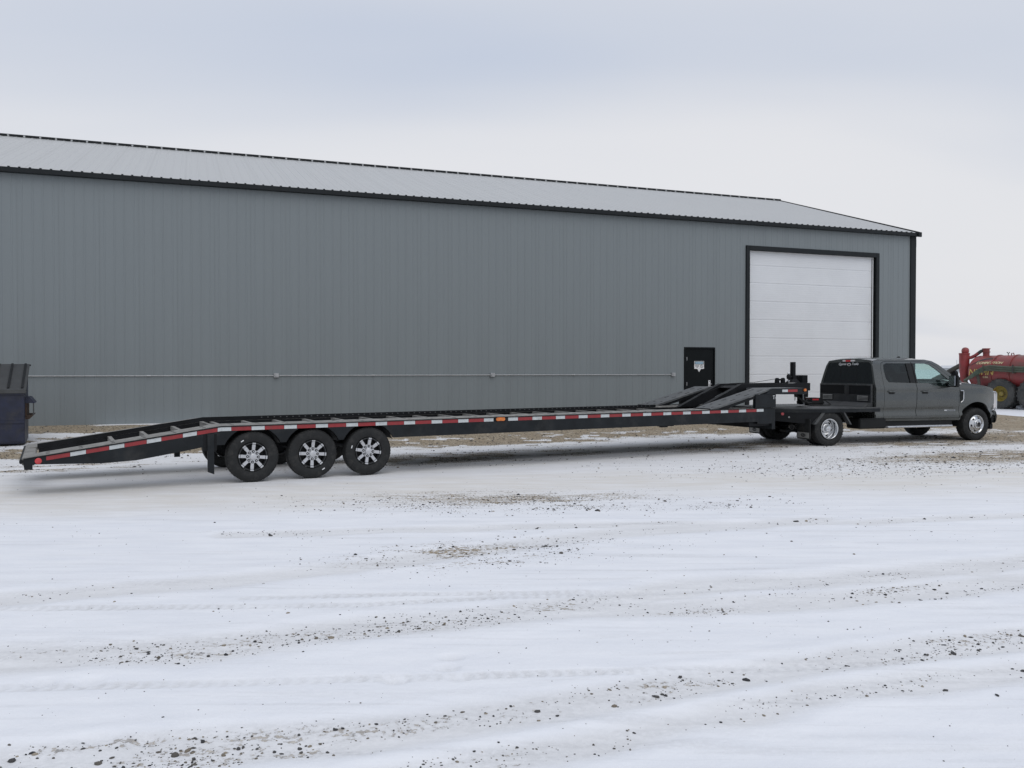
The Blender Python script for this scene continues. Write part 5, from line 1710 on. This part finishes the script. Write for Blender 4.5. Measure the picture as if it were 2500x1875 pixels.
# ------------------------------------------------------------------ slurry tanker beyond the truck
def make_tanker():
    N = empty('slurry_tanker', (24.05, 42.0, -0.20), (0, 0, rad(-60)))
    tag(N, 'dirty red slurry tanker with yellow rims and green hoses behind the pickup', 'tanker')
    R, cz, cy_ = 0.86, 1.80, 0.92
    x0, x1 = -1.62, 6.0
    pr = [(0.0, x0 - 0.36), (0.25, x0 - 0.34), (0.5, x0 - 0.26), (0.72, x0 - 0.12), (0.82, x0), (R, x0 + 0.12), (R, x1), (0.7, x1 + 0.2), (0.0, x1 + 0.36)]
    MB().lathe(pr, (0, cy_, cz), 56, ax='x').build('tank', M_TANK, N)
    for xx in (-0.50, 0.40, 1.6, 2.8, 4.2):
        MB().lathe([(R - 0.005, -0.035), (R + 0.035, -0.03), (R + 0.035, 0.03), (R - 0.005, 0.035)], (xx, cy_, cz), 56, ax='x').build('tank_band', M_TANK, N)
    MB().box(-2.6, 5.5, cy_ - 0.45, cy_ - 0.30, 0.80, 1.05).box(-2.6, 5.5, cy_ + 0.30, cy_ + 0.45, 0.80, 1.05).build('chassis', M_TANK, N)
    MB().prism([(-1.35, 0.62), (-0.35, 0.62), (-0.25, 1.05), (-1.25, 1.12)], 0.12, 0.16).build('side_plate', M_TANK, N)
    # manhole tower, fittings
    MB().lathe([(0.0, 3.03), (0.19, 3.03), (0.19, 2.99), (0.155, 2.99), (0.155, 2.86), (0.19, 2.86), (0.19, 2.82), (0.155, 2.82), (0.155, 2.58)], (-1.22, cy_, 0), 28, ax='z').build('manhole_tower', M_TANK, N)
    MB().lathe([(0.0, 2.85), (0.16, 2.85), (0.16, 2.80), (0.13, 2.80), (0.13, 2.6)], (0.95, cy_, 0), 24, ax='z').build('hatch', M_TANK, N)
    MB().tube([(-0.10, cy_, 2.62), (-0.10, cy_, 2.75), (-0.17, cy_, 2.82)], 0.018, 6).tube([(-0.10, cy_, 2.74), (-0.03, cy_, 2.81)], 0.018, 6).build('relief_valve', M_BLACK, N)
    MB().tube([(0.05, cy_, 2.64), (0.08, cy_, 2.76), (0.16, cy_, 2.77), (0.2, cy_, 2.64)], 0.025, 8).build('lifting_eye', M_TANK, N)
    # cyclone separator with elbow and pipe to the tower
    cx, yy = -2.20, 0.62
    MB().lathe([(0.15, 1.10), (0.17, 1.3), (0.245, 2.1), (0.25, 2.72), (0.265, 2.73), (0.265, 2.80), (0.0, 2.81)], (cx, yy, 0), 28, ax='z').build('cyclone', M_TANK, N)
    MB().lathe([(0.0, 0.20), (0.08, 0.185), (0.145, 0.14), (0.18, 0.06), (0.18, -0.04), (0.15, -0.12)], (cx + 0.05, yy, 2.90), 24, ax='z').build('elbow_cap', M_TANK, N)
    pp = [(cx + 0.2, yy, 2.55), (-1.85, yy + 0.05, 2.57), (-1.70, yy + 0.12, 2.66), (-1.58, yy + 0.2, 2.78)]
    MB().tube(pp, 0.085, 14).build('air_pipe', M_TANK, N)
    MB().tube([(-1.60, yy + 0.19, 2.76), (-1.48, yy + 0.26, 2.88), (-1.38, cy_, 2.92), (-1.25, cy_, 2.93)], 0.085, 14).build('rubber_joint', M_HOSE, N)
    MB().tube([(cx - 0.1, yy + 0.1, 2.25), (-2.9, yy + 0.1, 1.95), (-3.4, yy + 0.1, 1.66), (-4.0, yy + 0.1, 1.38)], 0.12, 14).build('suction_hose', M_HOSE, N)
    MB().box(-2.9, -1.95, 0.1, 1.5, 0.78, 1.15).build('pump_housing', M_BLACK, N, bevel=0.03)
    MB().lathe([(0.0, -0.14), (0.24, -0.12), (0.26, 0.0), (0.24, 0.12), (0.0, 0.14)], (-3.0, 0.9, 1.70), 24).build('pump', M_BLACK, N)
    MB().box(-3.7, -2.5, 0.7, 1.1, 1.30, 1.55).build('pump_frame', M_BLACK, N, bevel=0.02)
    MB().box(-7.2, -3.2, 0.82, 1.02, 0.66, 0.86).build('drawbar', M_BLACK, N)
    MB().box(-6.75, -6.65, 0.87, 0.97, 0.05, 0.659).box(-6.85, -6.55, 0.77, 1.07, 0.0, 0.049).build('jack_stand', M_BLACK, N)
    # green hoses along the flank on brackets
    for k, dz in enumerate((0.0, 0.10, 0.19)):
        pts = [(-1.70 + 0.05 * k, -0.15, 1.40 + 0.3 * dz), (-1.35, -0.20, 1.52 + dz * 0.5), (-1.05, -0.18, 1.72 + dz * 0.8), (-0.72, -0.12, 1.90 + dz * 0.9), (-0.40, -0.10, 1.93 + dz), (0.4, -0.10, 1.87 + dz), (1.6, -0.10, 1.84 + dz), (3.2, -0.1, 1.84 + dz)]
        MB().tube(pts, 0.055, 10).build('green_hose', M_HOSEG, N)
    MB().tube([(-1.72, -0.12, 1.42), (-1.50, -0.16, 1.20), (-1.42, -0.12, 0.95), (-1.30, -0.10, 0.80)], 0.07, 10).build('drop_hose', M_HOSE, N)
    MB().tube([(-1.08, -0.06, 1.70), (-1.0, -0.04, 1.30), (-1.05, -0.02, 0.80)], 0.075, 10).build('drop_hose', M_HOSE, N)
    for xx in (-0.72, 0.75, 2.2):
        MB().box(xx - 0.03, xx + 0.03, -0.17, 0.08, 1.76, 1.80).box(xx - 0.03, xx + 0.03, -0.19, -0.16, 1.76, 2.18).build('hose_bracket', M_HOSE, N)

    # lettering follows the round flank
    def flank(z):
        s_ = (z - cz) / R
        th = math.asin(max(-1, min(1, s_)))
        return cy_ - R * math.cos(th) - 0.006, rad(90) - th
    y_, rx = flank(1.80)
    text('lettering', 'NUHN', M_YEL, N, (-1.62, y_, 1.68), (rx, 0, 0), 0.42, shear=0.15, ext=0.004, sx=1.02, bold=0.006)
    y_, rx = flank(2.22)
    rx = flank(2.30)[1]
    text('lettering', 'COMPETITION', M_CREAM, N, (-1.30, y_ - 0.012, 2.22), (rx, 0, 0), 0.20, shear=0.35, ext=0.004, sx=1.0, bold=0.004)
    y_, rx = flank(1.62)
    text('lettering', 'ILBA', M_CREAM, N, (-0.88, y_ - 0.004, 1.52), (rx, 0, 0), 0.14, ext=0.003)
    # painted swoosh
    mb = MB()
    sw = []
    for i in range(16):
        t = i / 15
        sw.append((-1.72 + 1.35 * t, 2.05 + 0.44 * math.sin(min(1, t * 1.35) * math.pi * 0.5)))
    for i in range(15):
        w0 = 0.035 * math.sin(math.pi * (i + 0.3) / 15.6)
        w1 = 0.035 * math.sin(math.pi * (i + 1.3) / 16.6)
        (xa, za), (xb, zb) = sw[i], sw[i + 1]
        q = []
        for off in (-0.004, 0.0):
            for xx, zz in ((xa, za - w0), (xb, zb - w1), (xb, zb + w1), (xa, za + w0)):
                q.append((xx, flank(zz)[0] + off, zz))
        mb.hexa(q)
    mb.build('swoosh', M_BULK, N, smooth=0)
    # flotation tyres with lugs, yellow rims
    proto = None
    for xx, yw, rz in ((0.0, 0.325, 0), (1.56, 0.325, 0), (0.0, 1.55, math.pi), (1.56, 1.55, math.pi)):
        Wn = empty('wheel', (xx, yw, 0.75), (0, rad(15), rz), N)
        if proto is None:
            proto = Wn
            mb = MB().lathe(tyre_profile(0.735, 0.38, 0.66), seg=56)
            nl = 22
            for k in range(nl):
                for s_ in (-1, 1):
                    a = 2 * math.pi * (k + (0.5 if s_ > 0 else 0)) / nl
                    da = 0.085
                    q = []
                    for dr in (-0.03, 0.03):
                        for an, t in ((a - 0.035, 0.02), (a + 0.045, 0.02), (a + da + 0.05, 0.325), (a + da - 0.045, 0.325)):
                            r_ = 0.735 + dr - (0.02 if t > 0.2 else 0)
                            q.append((r_ * math.cos(an), s_ * t, r_ * math.sin(an)))
                    mb.hexa(q)
            mb.build('tyre', M_AGT, Wn, smooth=30, weld=False)
            MB().lathe([(0.385, -0.25), (0.375, -0.28), (0.36, -0.27), (0.335, -0.10), (0.30, -0.06), (0.20, -0.055), (0.17, -0.07), (0.0, -0.075)], seg=44).build('rim', M_RIMY, Wn)
            MB().lathe([(0.12, -0.075), (0.11, -0.17), (0.0, -0.18)], seg=24).build('hub', M_RIMY, Wn)
            for k in range(10):
                a = 2 * math.pi * k / 10
                MB().lathe([(0.0, -0.10), (0.02, -0.10), (0.02, -0.05)], (0.15 * math.cos(a), 0, 0.15 * math.sin(a)), 6).build('wheel_bolt', M_BULK, Wn)
        else:
            for ch in proto.children:
                inst(ch, ch.name.split('.')[0], Wn)
    for xx in (0.0, 1.56):
        MB().tube([(xx, 0.3, 0.75), (xx, 1.55, 0.75)], 0.09, 10).build('axle', M_BLACK, N)
    # snow pushed up between the wheels
    bm = bmesh.new()
    bmesh.ops.create_icosphere(bm, subdivisions=3, radius=1)
    rr = random.Random(4)
    for v in bm.verts:
        k = 1 + 0.25 * (vn := math.sin(v.co.x * 7 + v.co.y * 5) * math.cos(v.co.y * 6 - v.co.z * 4))
        v.co = Vector((v.co.x * 0.42 * k, v.co.y * 0.30 * k, max(-0.05, v.co.z * 0.26 * k)))
    m = mat('pushed_snow', (0.80, 0.82, 0.86), 0.8, var=0.03, bump=0.4, bscale=20)
    o = finish(bm, 'snow_heap', m, None, 40)
    wx, wy = 24.05 + 0.5 * 0.85 + 0.866 * 0.8, 42 - 0.866 * 0.85 + 0.5 * 0.8
    o.location = (wx, wy, -0.19)
    tag(o, 'small heap of snow on the ground between the tanker wheels', 'snow heap')


make_tanker()


# ------------------------------------------------------------------ far things on the horizon
def far_things():
    m_far = mat('far_shed_wall', (0.35, 0.37, 0.38), 0.7)
    m_roof = mat('far_shed_roof', (0.55, 0.57, 0.6), 0.6)
    s = empty('farm_shed', (268, 520, -0.05), (0, 0, rad(-20)))
    tag(s, 'small grey farm shed far off on the horizon left of the tanker', 'shed')
    box('wall', m_far, s, -5, 5, -4, 4, -0.5, 2.6)
    MB().prism([(-4.3, 2.6), (4.3, 2.6), (0, 4.2)], -5.3, 5.3, 'x').build('roof', m_roof, s)
    box('door', M_BULK, s, -1.5, 1.5, -4.05, -4.001, -0.5, 2.2)
    # light mast behind the tanker
    p = empty('light_mast', (76.8, 147.0, -0.2))
    tag(p, 'thin grey mast standing far behind the tanker', 'mast')
    MB().tube([(0, 0, 0), (0, 0, 3.6)], [0.06, 0.035], 8).build('pole', M_GALV, p)
    MB().box(-0.3, 0.3, -0.3, 0.3, 0.0, 0.06).build('base', M_CONC, p)
    # low shelterbelt on the horizon
    mt = mat('bare_twigs', (0.06, 0.055, 0.05), 0.9, var=0.3)
    rr = random.Random(9)
    for i, (cx, cyy, lab) in enumerate(((300, 560, 'leftmost of the dark bare bushes far off on the horizon'), (318, 548, 'rightmost of the dark bare bushes far off on the horizon'))):
        b = empty('bare_bush', (cx, cyy, -0.3))
        tag(b, lab, 'bush', 'bare bushes on the horizon')
        mb = MB()
        for k in range(70):
            a = rr.uniform(0, 2 * math.pi)
            h = rr.uniform(2.0, 4.2)
            o_ = Vector((rr.gauss(0, 1.8), rr.gauss(0, 1.2), 0))
            mb.tube([tuple(o_), tuple(o_ + Vector((0.4 * math.cos(a), 0.4 * math.sin(a), h * 0.5))), tuple(o_ + Vector((0.9 * math.cos(a), 0.9 * math.sin(a), h)))], [0.10, 0.08, 0.03], 4)
        mb.build('branches', mt, b, smooth=0, weld=False)
        MB().tube([(0, 0, 0), (0.1, 0, 1.6)], [0.25, 0.15], 8).build('trunk', mt, b)


far_things()
